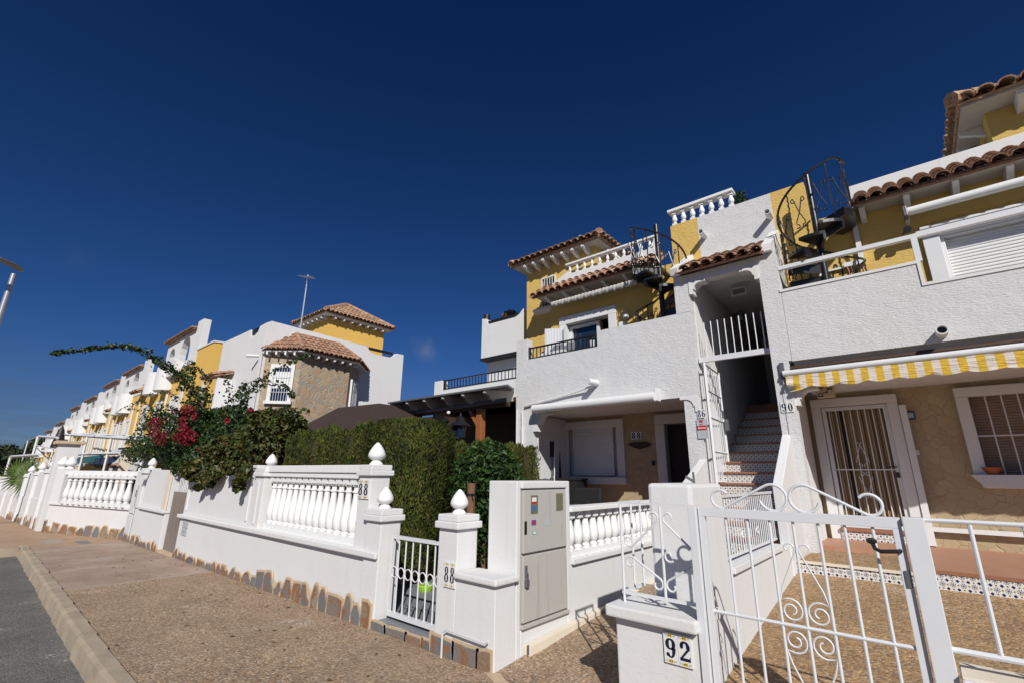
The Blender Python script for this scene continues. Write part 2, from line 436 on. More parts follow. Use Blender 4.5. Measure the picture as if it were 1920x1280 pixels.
BAL_FAT = [(.055, 0), (.055, .12), (.045, .13), (.05, .2), (.032, .25), (.05, .30), (.066, .40), (.064, .50), (.045, .66), (.034, .80), (.045, .82), (.03, .85), (.055, .9), (.055, 1)]
def baluster(c, h, prof, wscale=1, n=10):
    mb = MB(); c = Vector(c)
    mb.lathe(c, [(r_*wscale, z*h) for r_, z in prof[2:-2]], n)
    q = prof[0][0]*wscale; mb.box((c.x-q, c.y-q, c.z), (c.x+q, c.y+q, c.z+prof[2][1]*h+.004))
    mb.box((c.x-q*.9, c.y-q*.9, c.z+h*prof[-3][1]-.003), (c.x+q*.9, c.y+q*.9, c.z+h))
    return mb
FINIAL = [(.082, 0), (.088, .012), (.070, .03), (.054, .05), (.050, .060), (.072, .072), (.100, .095), (.107, .118), (.104, .14), (.090, .175), (.066, .215), (.040, .25), (.016, .275), (.001, .28)]
def finial(c, s=1.0, n=20):
    return MB().lathe(c, [(r_*s, z*s) for r_, z in FINIAL], n)
def spiral(c, r0, r1, a0, a1, ux, uz, n=22):
    """points of a spiral in the plane (ux,uz)"""
    out = []
    for i in range(n+1):
        t = i/n; a = a0+(a1-a0)*t; r_ = r0+(r1-r0)*t
        out.append(Vector(c)+ux*(cos(a)*r_)+uz*(sin(a)*r_))
    return out
EX = Vector((1, 0, 0)); EY = Vector((0, 1, 0)); EZ = Vector((0, 0, 1))

def leaves(mb, centre_fn, n, size, aspect=.6, jitter=1, droop=0):
    """n small folded leaves; centre_fn() -> point (and optional normal)"""
    for _ in range(n):
        p, nr = centre_fn()
        d = Vector((R.gauss(0, 1), R.gauss(0, 1), R.gauss(0, 1)-droop))
        if nr is not None: d = d*jitter+nr
        d.normalize(); a = d.orthogonal().normalized(); a.rotate(Matrix.Rotation(R.uniform(0, 2*pi), 3, d)) if False else None
        th = R.uniform(0, 2*pi); b_ = d.cross(a); ax = a*cos(th)+b_*sin(th); bx = d.cross(ax)
        s_ = size*R.uniform(.6, 1.3)
        p = Vector(p)
        mb.add([p-ax*s_*.5, p+bx*s_*aspect*.5+d*s_*.12, p+ax*s_*.5, p-bx*s_*aspect*.5+d*s_*.12], [(0, 1, 2, 3)])
    return mb

def ring_glyph(mb, c, rx, rz, t_side, t_top, y, a0=0, a1=2*pi, n=28):
    """ring or arc with thick sides and thin top/bottom, lying in the XZ plane at y, 4 mm thick"""
    vs = []; fs = []
    for i in range(n+1):
        a = a0+(a1-a0)*i/n; t = t_top+(t_side-t_top)*abs(cos(a))**1.3
        ox, oz = cos(a), sin(a)
        for rr in (t/2, -t/2):
            vs.append((c[0]+ox*(rx+rr), y, c[1]+oz*(rz+rr)))
    for i in range(n): fs.append((2*i, 2*i+2, 2*i+3, 2*i+1))
    return mb.add(vs, fs)
def disc(mb, c, r_, y, n=14):
    return mb.add([(c[0]+cos(2*pi*i/n)*r_, y, c[1]+sin(2*pi*i/n)*r_) for i in range(n)], [tuple(range(n))])
def digit(mb, ch, x, z, w, h, y):
    """didone style numeral, lower left corner (x,z), facing -Y"""
    cx = x+w/2; T = w*.36; t = w*.13
    if ch == '0': ring_glyph(mb, (cx, z+h*.5), w*.5-T*.5, h*.5-t*.5, T, t, y)
    if ch == '8':
        ring_glyph(mb, (cx, z+h*.27), w*.5-T*.5, h*.27-t*.5, T, t, y); ring_glyph(mb, (cx, z+h*.76), w*.43-T*.45, h*.24-t*.5, T*.9, t, y)
    if ch == '6':
        ring_glyph(mb, (cx, z+h*.29), w*.5-T*.5, h*.29-t*.5, T, t, y)
        ring_glyph(mb, (cx, z+h*.5), w*.5-T*.5, h*.5-t*.5, T, t, y, pi*.35, pi*1.02); disc(mb, (cx+w*.26, z+h*.85), w*.15, y)
    if ch == '9':
        ring_glyph(mb, (cx, z+h*.71), w*.5-T*.5, h*.29-t*.5, T, t, y)
        ring_glyph(mb, (cx, z+h*.5), w*.5-T*.5, h*.5-t*.5, T, t, y, -pi*.72, pi*.02); disc(mb, (cx-w*.28, z+h*.16), w*.17, y)
    if ch == '2':
        ring_glyph(mb, (cx, z+h*.70), w*.5-T*.5, h*.30-t*.5, T, t*1.3, y, -pi*.12, pi*.92)
        disc(mb, (cx-w*.30, z+h*.72), w*.17, y)
        mb.add([(x+w*.98, y, z+h*.62), (x+w*.66, y, z+h*.60), (x+w*.02, y, z+h*.12), (x+w*.30, y, z+h*.16)], [(0, 1, 2, 3)])
        mb.add([(x, y, z), (x+w, y, z), (x+w, y, z+h*.30), (x+w*.9, y, z+h*.16), (x, y, z+h*.16)], [(0, 1, 2, 3, 4)])
    return mb
def number_sign(text, x0, x1, z0, z1, y, label, group=None, deco=True):
    """glazed number tiles on a wall facing -Y"""
    t = thing('number_sign', label, 'sign', ((x0+x1)/2, y, z0), group)
    w = (x1-x0)/len(text)
    for i, ch in enumerate(text):
        a = x0+w*i
        tl = obj('number_tile', MB().box((a+.001, y-.012, z0), (a+w-.001, y, z1)), TILEG, t, bevel=.002)
        H = z1-z0
        k = .19 if deco else .08
        obj('numeral', digit(MB(), ch, a+w*.14, z0+H*k, w*.72, H*(1-2*k), y-.0135), NAVY, tl)
        if deco:
            d1 = MB(); d2 = MB()
            for zz in (z0+H*.09, z1-H*.09):
                for q in range(5):
                    an = 2*pi*q/5; disc(d1, (a+w/2+cos(an)*w*.11, zz+sin(an)*H*.028), w*.075, y-.0138, 8)
                for sgn in (-1, 1):
                    for q in (1, 2): disc(d2, (a+w/2+sgn*w*(.13+.11*q), zz+(q-1.5)*H*.02), w*.055, y-.0136, 6)
            obj('flower_print', d1, YELP, tl); obj('leaf_print', d2, GREYP, tl)
    return t
TILEG = plain('glazed_white_tile', (.74, .74, .70), .12, var=.04)
def text_mesh(name, s, size, mat, parent, origin, right, up_, bold=.0):
    cu = bpy.data.curves.new(name, 'FONT'); cu.body = s; cu.size = size; cu.align_x = 'CENTER'; cu.align_y = 'CENTER'; cu.offset = bold
    to = bpy.data.objects.new(name, cu); COL.objects.link(to)
    dg = bpy.context.evaluated_depsgraph_get(); me = bpy.data.meshes.new_from_object(to.evaluated_get(dg))
    mb = MB(); o = Vector(origin); right = Vector(right); up_ = Vector(up_)
    mb.add([o+right*v.co.x+up_*v.co.y for v in me.vertices], [tuple(p.vertices) for p in me.polygons])
    bpy.data.objects.remove(to)
    return obj(name, mb, mat, parent)
# ================================================================ setting: ground, road, pavement
def gz(x):
    """height of the pavement: almost level beside the camera, falling away down the street"""
    if x > -4: return 0.0
    if x > -13: return -.009*(-4-x)
    return -.081-.014*(-13-x) if x > -21 else -.193-.032*(-21-x)
def strip(xs, y0f, y1f, dz):
    mb = MB(); vs = []
    for x in xs: vs += [(x, y0f(x), gz(x)+dz), (x, y1f(x), gz(x)+dz)]
    mb.add(vs, [(2*i, 2*i+2, 2*i+3, 2*i+1) for i in range(len(xs)-1)])
    return mb
XS = [14, 6, 2, 0, -2, -4, -6, -8, -10, -11.5, -13, -14.5, -15.6, -17, -19, -21, -24, -28, -34, -42, -55, -75, -110]
def wall_y(x):      # street face of the garden walls
    if x > -4: return 3.34
    if x > -15.6: return 3.34-.006*(-4-x)
    if x > -20.4: return 3.27-(-15.6-x)/4.8*1.1
    return 2.17
def kerb_in(x): return 1.30+max(0, -5-x)*.024
# big ground sheet
g = MB(); gx = [400]+XS+[-170, -400]
vs = []
for x in gx: vs += [(x, -400, gz(x)-.36), (x, 600, gz(x)-.36)]
g.add(vs, [(2*i, 2*i+2, 2*i+3, 2*i+1) for i in range(len(gx)-1)])
struct('ground', g, EARTH)
XR = [x for x in XS if x >= -15.6]
struct('road', strip(XS, lambda x: -9, lambda x: (kerb_in(x)-.14 if x >= -15.6 else -3.2), -.14), ASPH)
XR1 = [x for x in XR if x >= -8]+[-9.55]; XR2 = [-9.55]+[x for x in XR if x < -9.6]
pv2 = strip(XR2, lambda x: kerb_in(x)+.002, lambda x: wall_y(x)+.3, 0)
pv = strip(XR1, lambda x: kerb_in(x)+.002, lambda x: wall_y(x)+.3, 0)
XF = [x for x in XS if x <= -15.6]
pf = strip(XF, lambda x: -3.0, lambda x: wall_y(x)+.3, -.001)
struct('pavement', pv, AGG); 
m, nt, b = new_mat('far_pavement'); FPAV = m
nt.links.new(ramp(nt, noise(nt, pos(nt), 3, 8, .7), [(.3, (.33, .21, .13)), (.7, (.44, .30, .20))]), b.inputs['Base Color']); b.inputs['Roughness'].default_value = .9
struct('side_pavement', pf, FPAV)
m, nt, b = new_mat('worn_pavement')
wp = ramp(nt, noise(nt, pos(nt), 1.1, 8, .72), [(.32, (.27, .185, .135)), (.5, (.36, .26, .20)), (.68, (.44, .35, .29))])
wp = mix(nt, .5, wp, ramp(nt, noise(nt, pos(nt), 55, 4, .8), [(.3, (.5, .5, .5)), (.7, (1.4, 1.4, 1.4))]), 'MULTIPLY')
nt.links.new(wp, b.inputs['Base Color']); b.inputs['Roughness'].default_value = .9; bump(nt, b, noise(nt, pos(nt), 60, 4, .8), .6, .008)
struct('worn_pavement', pv2, m)
# kerb stones along the road, then turning away at the far end
k = MB(); x = 4.0
def kerb_block(k, x0, x1, y0, y1, z0):
    c = .035
    k.prism([(x0, y0, z0-.16), (x0, y0+.02, z0+.012), (x0, y0+.02+c, z0+.03), (x0, y1, z0+.032), (x0, y1, z0-.16)], (x1-x0, 0, 0))
while x > -15.6:
    x1 = x-.58; y = kerb_in(x)
    kerb_block(k, x-.008, x1+.008, y-.16+R.uniform(-.008, .008), y, gz(x)+R.uniform(-.006, .006)); x = x1-.012
struct('kerb', k, KERBM)
k = MB(); y = 1.4
while y > -3.4:
    k.box((-15.78, y-.57, gz(-15.6)-.16), (-15.6, y, gz(-15.6)+.04)); y -= .59
struct('side_kerb', k, KERBM)
# paving joints and covers let into the pavement
j = MB()
for xx in (-9.55, -14.6):
    j.box((xx-.05, kerb_in(xx), gz(xx)-.03), (xx+.05, wall_y(xx), gz(xx)+.004))
struct('pavement_joint', j, JOINT)
for i, (px, py, w, d) in enumerate(((100, 1012, 1.1, .35), (157, 1014, .7, .22))):
    c = at(px, py, 'z', -.1); cv = MB().box((c.x-w/2, c.y-d/2, gz(c.x)-.02), (c.x+w/2, c.y+d/2, gz(c.x)+.006))
    solo('utility_cover', cv, (JOINT, BRONZE)[i], ('pale concrete cover let into the pavement by the kerb', 'dark metal grating cover in the pavement before the far wall')[i], 'cover')

# paths behind the gates
def slope_sheet(x0, x1, y0, y1, z0, z1): return MB().add([(x0, y0, z0), (x1, y0, z0), (x1, y1, z1), (x0, y1, z1)], [(0, 1, 2, 3)])
struct('driveway', slope_sheet(-1.4, 6, 3.30, 7.14, .024, .475), GRAV)
struct('passage', slope_sheet(-3.0, -1.4, 3.30, 6.2, .006, .26), AGG)
pe = MB().add([(-3.09, 3.25, .005), (-3.0, 3.25, .005), (-2.9, 2.6, .005), (-1.95, 2.1, .005), (-1.95, 2.02, .005), (-3.0, 2.5, .005)], [(0, 1, 2, 3, 4, 5)])
# terrace floors of the two houses
struct('front_terrace', MB().box((-1.36, 7.15, .2), (-.1, 8.6, .61)).box((-1.51, 8.6, .2), (-.1, 9.6, .655)), GRAV)
struct('tiled_terrace', MB().box((-.1, 7.15, .2), (6, 9.6, .655)).box((-1.36, 8.42, .3), (-.1, 9.6, .665)), TFLOOR)
struct('terrace_edge', MB().box((-1.40, 7.11, .585), (-.1, 7.15, .614)), CREAM)
struct('terrace_nosing', MB().box((-.1, 7.12, .63), (6, 7.15, .66)), TNOSE)
struct('tiled_riser', MB().box((-1.40, 7.13, .45), (-.1, 7.148, .585)).box((-.1, 7.13, .45), (6, 7.148, .63)), PATT)
struct('lower_terrace', MB().box((-6.42, 6.6, -.2), (-3.12, 9.6, .5)), TFLOOR)
struct('garden_floor', MB().box((-16.8, 3.6, -.3), (-3.15, 6.6, .06)), PAVE_GREY)

# ================================================================ terraced house 88
YF, YU = 8.0, 8.85
h88 = thing('terraced_house', 'two storey white and yellow terraced house with iron balcony rail and small tiled tower', 'house', (-5, 8.8, 0))
fw = MB()
# ground floor opening -6.2..-2.65, parapet 4.11 / 4.44
wall_holes(-6.72, -2.66, 0, 4.11, 8.0, 8.22, [(-6.25, -2.66, 0, 2.92)], fw)
fw.box((-6.72, 8.0, 4.11), (-6.41, 8.2, 4.60)); fw.box((-4.58, 8.0, 4.11), (-2.66, 8.2, 4.435))
fw.box((-6.72, 8.22, 0), (-6.45, 9.6, 2.9)); fw.box((-6.71, 8.22, 2.9), (-6.5, 11.5, 4.2))
obj('front_wall', fw, ROUGHW, h88)
obj('terrace_slab', MB().box((-6.5, 8.22, 2.93), (-2.66, 9.6, 3.1)), WHITE, h88)
obj('rear_wall', MB().box((-7.1, 9.72, 0), (-2.66, 15, 5.8)), WHITE, h88)
# porch back wall in stone cladding
ps = wall_holes(-7.5, -2.66, .3, 2.94, 9.6, 9.72, [(-6.42, -5.06, 1.56, 2.7), (-4.02, -3.2, .3, 2.74)])
obj('stone_wall', ps, STONE_BEIGE, h88)
def frame_rect(x0, x1, z0, z1, w, y0, y1, sides='lrtb'):
    mb = MB()
    if 't' in sides: mb.box((x0, y0, z1-w), (x1, y1, z1))
    if 'b' in sides: mb.box((x0, y0, z0), (x1, y1, z0+w))
    zb = z0+(w if 'b' in sides else 0); zt = z1-(w if 't' in sides else 0)
    if 'l' in sides: mb.box((x0, y0, zb), (x0+w, y1, zt))
    if 'r' in sides: mb.box((x1-w, y0, zb), (x1, y1, zt))
    return mb
def roller_shutter(x0, x1, z0, z1, y, pitch=.045):
    mb = MB(); z = z0
    while z < z1-.005:
        zt = min(z+pitch, z1); q = .012
        mb.add([(x0, y, z), (x1, y, z), (x1, y-q, z+(zt-z)*.3), (x0, y-q, z+(zt-z)*.3), (x1, y-q, z+(zt-z)*.72), (x0, y-q, z+(zt-z)*.72), (x1, y, zt), (x0, y, zt)],
               [(0, 1, 2, 3), (3, 2, 4, 5), (5, 4, 6, 7)])
        z = zt
    return mb
wn = obj('window', roller_shutter(-6.28, -5.2, 1.6, 2.68, 9.62), PVC, h88)
obj('frame', frame_rect(-6.57, -4.91, 1.55, 2.84, .18, 9.55, 9.63, 'lrt'), WHITE, wn, bevel=.008)
obj('sill', MB().box((-6.63, 9.47, 1.42), (-4.88, 9.64, 1.57)), WHITE, wn, bevel=.01)
dr = obj('front_door', MB().box((-3.97, 9.66, .5), (-3.25, 9.7, 2.7)), DARK, h88)
obj('frame', frame_rect(-4.16, -3.05, .5, 2.86, .2, 9.53, 9.64, 'lrt'), WHITE, dr, bevel=.01)
obj('inner_frame', frame_rect(-3.98, -3.22, .5, 2.70, .06, 9.60, 9.67, 'lrt'), BRONZE, dr)
# stepped plaster corbels
def corbel(x, z, s, y0, y1, d=1):
    """quarter-curve bracket: x,z = inner top corner, d=+1 grows to +x"""
    p = [(0, 0), (.52, 0), (.52, -.07), (.36, -.07)]
    p += [(.36-.20*sin(a*pi/12), -.07-.20*(1-cos(a*pi/12))) for a in range(1, 7)]
    p += [(.12, -.27), (.12, -.42), (0, -.42)]
    return MB().prism([(x+d*a*s, y0, z+b_*s) for a, b_ in p], (0, y1-y0, 0))
obj('corbel', corbel(-6.25, 2.92, 1, 8.0, 8.2, 1), WHITE, h88)
obj('corbel', corbel(-2.67, 2.92, .62, 7.985, 8.2, -1), WHITE, h88)
obj('downpipe', MB().tube([(-6.5, 7.96, 2.6), (-6.5, 7.96, .5)], .03).tube([(-6.66, 7.96, 3.0), (-6.66, 7.96, .5)], .02), METALW, h88, True)
# upper wall
TY0 = 9.05
uw = wall_holes(-6.33, -3.19, 3.1, 5.85, YU, YU+.2, [(-5.92, -4.68, 3.12, 5.09)])
uw.box((-6.33, YU+.2, 3.1), (-6.13, TY0-.002, 5.85))
obj('upper_wall', uw, YELLOW, h88)
up = MB().prism([(-6.52, YU, 5.86), (-3.56, YU, 5.86), (-3.56, YU, 6.58), (-3.66, YU, 6.34), (-5.72, YU, 6.34), (-5.80, YU, 6.42), (-6.52, YU, 6.10)], (0, .18, 0))
up.box((-6.33, YU+.2, 5.85), (-3.3, 9.7, 5.95))
obj('parapet', up, WHITE, h88)
bl = obj('balustrade', MB().box((-5.86, YU-.03, 6.575), (-3.54, YU+.10, 6.62)), CONCW, h88, bevel=.01)
for i in range(11):
    x = -5.76+i*.208
    obj('baluster', baluster((x, YU+.035, 6.34), .235, BAL_FAT, .60, 10), CONCW, bl, True)
rf = obj('roof_canopy', tiles((-6.56, 8.36, 5.78), (-3.35, 8.36, 5.78), (-3.35, 8.86, 6.13), (-6.56, 8.86, 6.13), .185, .3, .086), TILE, h88, True)
def bracket(x, y, z, d=.36, h=.15, w=.07, mb=None):
    mb = mb or MB()
    return mb.prism([(x-w/2, y, z), (x-w/2, y-d, z), (x-w/2, y-d, z-h*.35), (x-w/2, y-d*.8, z-h*.55), (x-w/2, y-d*.45, z-h*.9), (x-w/2, y, z-h)], (w, 0, 0))
for i in range(6): obj('bracket', bracket(-6.25+i*.52, YU-.002, 5.79), WHITE, rf)
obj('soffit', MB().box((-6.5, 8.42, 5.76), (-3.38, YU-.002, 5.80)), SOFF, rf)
# terrace door with folded white shutter
wd = obj('terrace_door', MB().box((-5.86, 9.02, 3.15), (-5.12, 9.05, 5.0)), GLASS, h88)
obj('frame', frame_rect(-6.06, -4.55, 3.1, 5.24, .19, 8.80, YU+.205, 'lrt'), WHITE, wd, bevel=.01)
obj('sash', frame_rect(-5.86, -5.06, 3.15, 5.02, .07, 8.96, 9.01, 'lrt'), METALW, wd)
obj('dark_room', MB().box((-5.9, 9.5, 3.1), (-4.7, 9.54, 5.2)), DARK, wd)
sh = MB()
for i in range(6):
    x0 = -6.36+i*.062; sh.box((x0, 8.62+i*.03, 3.15), (x0+.057, 8.66+i*.03, 4.98))
for i in range(3):
    x0 = -5.98+i*.062; sh.box((x0, 8.79-i*.05, 3.15), (x0+.057, 8.82-i*.05, 4.95))
obj('shutter', sh, METALW, wd)
# balcony rail
rl = MB().box((-6.41, 8.06, 4.37), (-4.58, 8.10, 4.40)).box((-6.41, 8.06, 4.13), (-4.58, 8.10, 4.155)).box((-6.41, 8.055, 4.11), (-6.37, 8.105, 4.42)).box((-4.63, 8.055, 4.11), (-4.59, 8.105, 4.42))
for i in range(17): rl.box((-6.3+i*.104, 8.07, 4.155), (-6.286+i*.104, 8.09, 4.37))
obj('balcony_rail', rl, IRON, h88)
# tower with hipped roof
TY = 9.05
tw = MB(); wall_holes(-7.26, -5.10, 3.0, 7.03, TY, TY+.15, [(-6.73, -6.34, 5.74, 6.52)], tw)
tw.box((-7.26, TY+.15, 3.0), (-7.11, 12.0, 7.03)).box((-5.25, TY+.15, 5.95), (-5.10, 12.0, 7.03))
obj('tower_wall', tw, YELLOW, h88)
tg = obj('tower_window', MB().box((-6.73, TY+.10, 5.74), (-6.34, TY+.12, 6.52)), GLASS, h88)
gm = frame_rect(-6.76, -6.31, 5.72, 6.54, .03, TY-.025, TY)
for i in range(4): gm.box((-6.66+i*.08, TY-.02, 5.75), (-6.645+i*.08, TY-.005, 6.51))
gm.box((-6.73, TY-.022, 6.05), (-6.34, TY-.001, 6.07)); obj('window_bars', gm, METALW, tg)
obj('sill', MB().prism([(-6.95, TY, 5.68), (-6.95, TY-.15, 5.68), (-6.95, TY-.15, 5.63), (-6.95, TY-.07, 5.58), (-6.95, TY, 5.56)], (.62, 0, 0)), WHITE, tg)
ey0, ey1, ex0, ex1, ez = 8.68, 12.3, -7.56, -4.80, 7.03
ry = (ey0+ey1)/2; rz = ez+.66; m0 = ex0+1.38; m1 = ex1-1.38
tr_ = tiles((ex0, ey0, ez), (ex1, ey0, ez), (m1+.02, ry-.3, rz), (m0-.02, ry-.3, rz), .19, .33, .088)
r2 = tiles((ex1, ey0, ez), (ex1, ey1, ez), (m1, ry, rz), (m1, ry-.01, rz), .19, .33, .088); tr_.add(r2.v, r2.f)
r2 = tiles((ex0, ey1, ez), (ex0, ey0, ez), (m0, ry, rz), (m0, ry+.01, rz), .19, .33, .088); tr_.add(r2.v, r2.f)
r2 = ridge([(ex0, ey0, ez+.05), (m0, ry, rz+.05)]); tr_.add(r2.v, r2.f); r2 = ridge([(ex1, ey0, ez+.05), (m1, ry, rz+.05)]); tr_.add(r2.v, r2.f)
tr = obj('tower_roof', tr_, TILEP, h88, True)
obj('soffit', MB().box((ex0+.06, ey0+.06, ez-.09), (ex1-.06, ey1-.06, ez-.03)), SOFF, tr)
for i in range(7): obj('bracket', bracket(-7.1+i*.30, TY-.002, ez-.092, .32, .16), WHITE, tr)
fb_ = at(1088, 452, 'y', 9.0)
obj('roof_finial', finial((fb_.x, 9.0, ez+.10), .85), CONCW, tr, True)
obj('awning_arm', MB().tube([(-5.10, 9.3, 6.75), (-4.85, 9.15, 6.8), (-4.5, 9.5, 6.45)], .03), METALW, h88, True)

# ================================================================ terraced house 90
h90 = thing('terraced_house', 'white and yellow terraced house with striped awning, nearest on the right', 'house', (1.5, 8.8, 0))
fw = MB()
fw.box((-1.22, 8.0, 3.31), (.47, 8.2, 4.43)); fw.box((.47, 8.0, 3.31), (6, 8.2, 4.10))
fw.box((-1.22, 8.12, 2.95), (6, 8.22, 3.31)); fw.box((5.7, 8.0, .6), (6, 8.2, 3.31))
fw.box((-1.22, 8.22, 3.1), (6, 8.9, 3.25)); fw.box((-1.22, 8.22, 3.0), (6, 9.6, 3.1))
obj('front_wall', fw, ROUGHW, h90)
obj('corbel', corbel(-1.28, 2.90, .62, 8.03, 8.22, 1), WHITE, h90)
cp = MB().box((-1.24, 7.985, 4.43), (.43, 8.215, 4.47)).box((.47, 7.985, 4.10), (6, 8.215, 4.14)).box((.43, 7.985, 4.10), (.47, 8.215, 4.47))
obj('parapet_cap', cp, WHITE, h90)
gl = obj('terrace_frame', MB().box((-1.25, 8.02, 4.82), (.5, 8.1, 4.88)).box((.43, 8.02, 4.47), (.5, 8.1, 4.82)).box((-1.27, 8.02, 4.47), (-1.22, 8.1, 4.88)).box((.50, 8.02, 4.82), (6, 8.1, 4.90)), METALW, h90)
ps = wall_holes(-1.51, 6, .6, 3.0, 9.6, 9.75, [(-1.16, -.22, .6, 2.78), (.70, 3.1, 1.66, 2.79)])
obj('stone_wall', ps, STONE_BEIGE, h90)
obj('side_wall', MB().box((-1.5, 9.75, 0), (6, 14.5, 6.0)), WHITE, h90)
# glazed front door with bars, curtain and tiled step
dr = obj('front_door', MB().box((-1.1, 9.66, .86), (-.32, 9.69, 2.76)), DARK, h90)
obj('frame', frame_rect(-1.29, -.11, .665, 2.91, .14, 9.52, 9.64, 'lrt'), WHITE, dr, bevel=.01)
obj('leaf', frame_rect(-1.14, -.25, .85, 2.76, .06, 9.55, 9.60), METALW, dr, bevel=.004)
mc, nt, b = new_mat('striped_strip_curtain')
g = N(nt, 'ShaderNodeNewGeometry'); s = N(nt, 'ShaderNodeSeparateXYZ'); nt.links.new(g.outputs['Position'], s.inputs[0])
cx = N(nt, 'ShaderNodeCombineXYZ'); nt.links.new(s.outputs[0], cx.inputs[0])
nn = noise(nt, cx.outputs[0], 26, 3, .8)
nt.links.new(ramp(nt, nn, [(.36, (.05, .035, .02)), (.5, (.34, .25, .13)), (.58, (.52, .42, .26)), (.66, (.16, .10, .05))]), b.inputs['Base Color']); b.inputs['Roughness'].default_value = .9
cu = MB(); n = 40
for i in range(n):
    x0 = -1.08+i*.0195; yy = 9.635+.012*sin(i*1.9)
    if i in (9, 10): continue
    cu.add([(x0, yy, .92), (x0+.0165, yy+.004, .92), (x0+.0165, yy+.004, 2.70), (x0, yy, 2.70)], [(0, 1, 2, 3)])
obj('strip_curtain', cu, mc, dr)
gb = MB()
for i in range(8): gb.tube([(-1.04+i*.098, 9.56, .9), (-1.04+i*.098, 9.56, 2.71)], .008, 6)
gb.box((-1.09, 9.55, 1.73), (-.3, 9.57, 1.748))
for sg in (1, -1):
    for zz, dz in ((1.85, 1), (1.63, -1)):
        c = Vector((-.70+sg*.045, 9.555, zz-.04*dz)); gb.tube(spiral(c, .01, .04, 0 if sg > 0 else pi, (0 if sg > 0 else pi)+sg*dz*4.2, EX, EZ, 14), .005, 5)
        gb.tube([(-.70+sg*.085, 9.555, zz), (-.70, 9.555, zz+.28*dz), (-.70+sg*-.03, 9.555, zz+.33*dz)], .005, 5)
obj('door_bars', gb, METALW, dr)
obj('handle', MB().tube([(-.29, 9.54, 1.78), (-.29, 9.50, 1.78), (-.38, 9.50, 1.78)], .009), IRON, dr); obj('lock', MB().box((-.31, 9.53, 1.62), (-.27, 9.55, 1.70)), IRON, dr)
obj('tiled_step', MB().box((-1.15, 9.50, .666), (-.25, 9.62, .80)), PATT2, dr)
obj('threshold', MB().box((-1.15, 9.47, .80), (-.25, 9.64, .845)), TNOSE, dr)
obj('shutter_frame', MB().box((-.105, 9.5, .67), (-.02, 9.60, 2.72)), PVC, h90)
obj('wall_rail', MB().box((-.02, 9.5, .87), (5.5, 9.56, .93)), PVC, h90)
wn = obj('window', roller_shutter(.72, 3.1, 1.66, 2.78, 9.74, .04), plain('brown_blind', (.30, .22, .17), .7), h90)
obj('frame', frame_rect(.56, 3.25, 1.60, 2.92, .14, 9.52, 9.62, 'lrt'), WHITE, wn, bevel=.01)
obj('sill', MB().prism([(.52, 9.62, 1.67), (.52, 9.42, 1.67), (.60, 9.42, 1.60), (.62, 9.42, 1.50), (.66, 9.5, 1.49), (.66, 9.62, 1.49)], (2.6, 0, 0)), WHITE, wn)
gm = MB()
for i in range(14): gm.tube([(.88+i*.165, 9.58, 1.67), (.88+i*.165, 9.58, 2.79)], .009, 6)
gm.box((.7, 9.57, 2.20), (3.1, 9.59, 2.216)); obj('window_bars', gm, METALW, wn)
# upper floor
uw = wall_holes(-.74, 6, 3.25, 5.9, YU, YU+.2, [(.78, 3.6, 3.3, 5.12)])
obj('upper_wall', uw, YELLOW, h90)
obj('parapet', MB().box((-.13, YU-.01, 5.9), (6, YU+.18, 6.33)), WHITE, h90, bevel=.01)
rf = obj('roof_canopy', tiles((-.10, 8.36, 5.77), (6, 8.36, 5.77), (6, 8.86, 6.10), (-.10, 8.86, 6.10), .19, .2, .09), TILE, h90, True)
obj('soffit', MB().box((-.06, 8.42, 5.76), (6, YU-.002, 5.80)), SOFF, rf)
for i in range(10): obj('bracket', bracket(-.02+i*.55, YU-.002, 5.79, .34, .19, .075), WHITE, rf)
wn = obj('terrace_window', roller_shutter(.84, 3.6, 3.3, 5.08, 8.97, .05), PVC, h90)
obj('frame', frame_rect(.60, 3.8, 3.25, 5.27, .19, 8.79, 8.87, 'lrt').box((.78, 8.86, 3.3), (.84, 8.98, 5.1)).box((.78, 8.84, 5.05), (3.6, 8.96, 5.12)), METALW, wn, bevel=.006)
obj('downpipe', MB().box((-.19, 8.78, 4.98), (-.12, 8.84, 5.86)).box((-.40, 8.76, 4.90), (-.12, 8.84, 4.97)).box((-.74, 8.8, 4.90), (-.40, 8.83, 4.93)).box((-.75, 8.80, 3.3), (-.71, 8.84, 4.93)), PVC, h90)
# tower
tw = MB().box((1.82, 10.0, 5.9), (2.0, 14, 7.62)).box((2.0, 10.0, 5.9), (6, 10.2, 7.62))
obj('tower_wall', tw, YELLOW, h90)
ex0, ey0, ez = 1.46, 9.52, 7.60
tt_ = tiles((ex0, ey0, ez), (6.3, ey0, ez), (6.3, ey0+1.9, ez+.8), (ex0+1.9, ey0+1.9, ez+.8), .24, .33, .11)
r2 = tiles((ex0, 14.4, ez), (ex0, ey0, ez), (ex0+1.9, ey0+1.9, ez+.8), (ex0+1.9, 12.5, ez+.8), .24, .33, .11); tt_.add(r2.v, r2.f)
r2 = ridge([(ex0-.04, ey0-.04, ez+.06), (ex0+1.9, ey0+1.9, ez+.88)], .12); tt_.add(r2.v, r2.f)
tr = obj('tower_roof', tt_, TILEP, h90, True)
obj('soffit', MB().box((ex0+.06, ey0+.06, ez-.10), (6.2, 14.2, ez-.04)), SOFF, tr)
for i in range(5): obj('bracket', bracket(2.2+i*.55, 9.998, ez-.102, .36, .2, .08), WHITE, tr)
for i in range(6):
    y = 10.35+i*.55; sb = MB(); sb.prism([(1.818, y, ez-.102), (1.52, y, ez-.102), (1.52, y, ez-.16), (1.7, y, ez-.24), (1.818, y, ez-.3)], (0, .07, 0)); obj('side_bracket', sb, WHITE, tr)
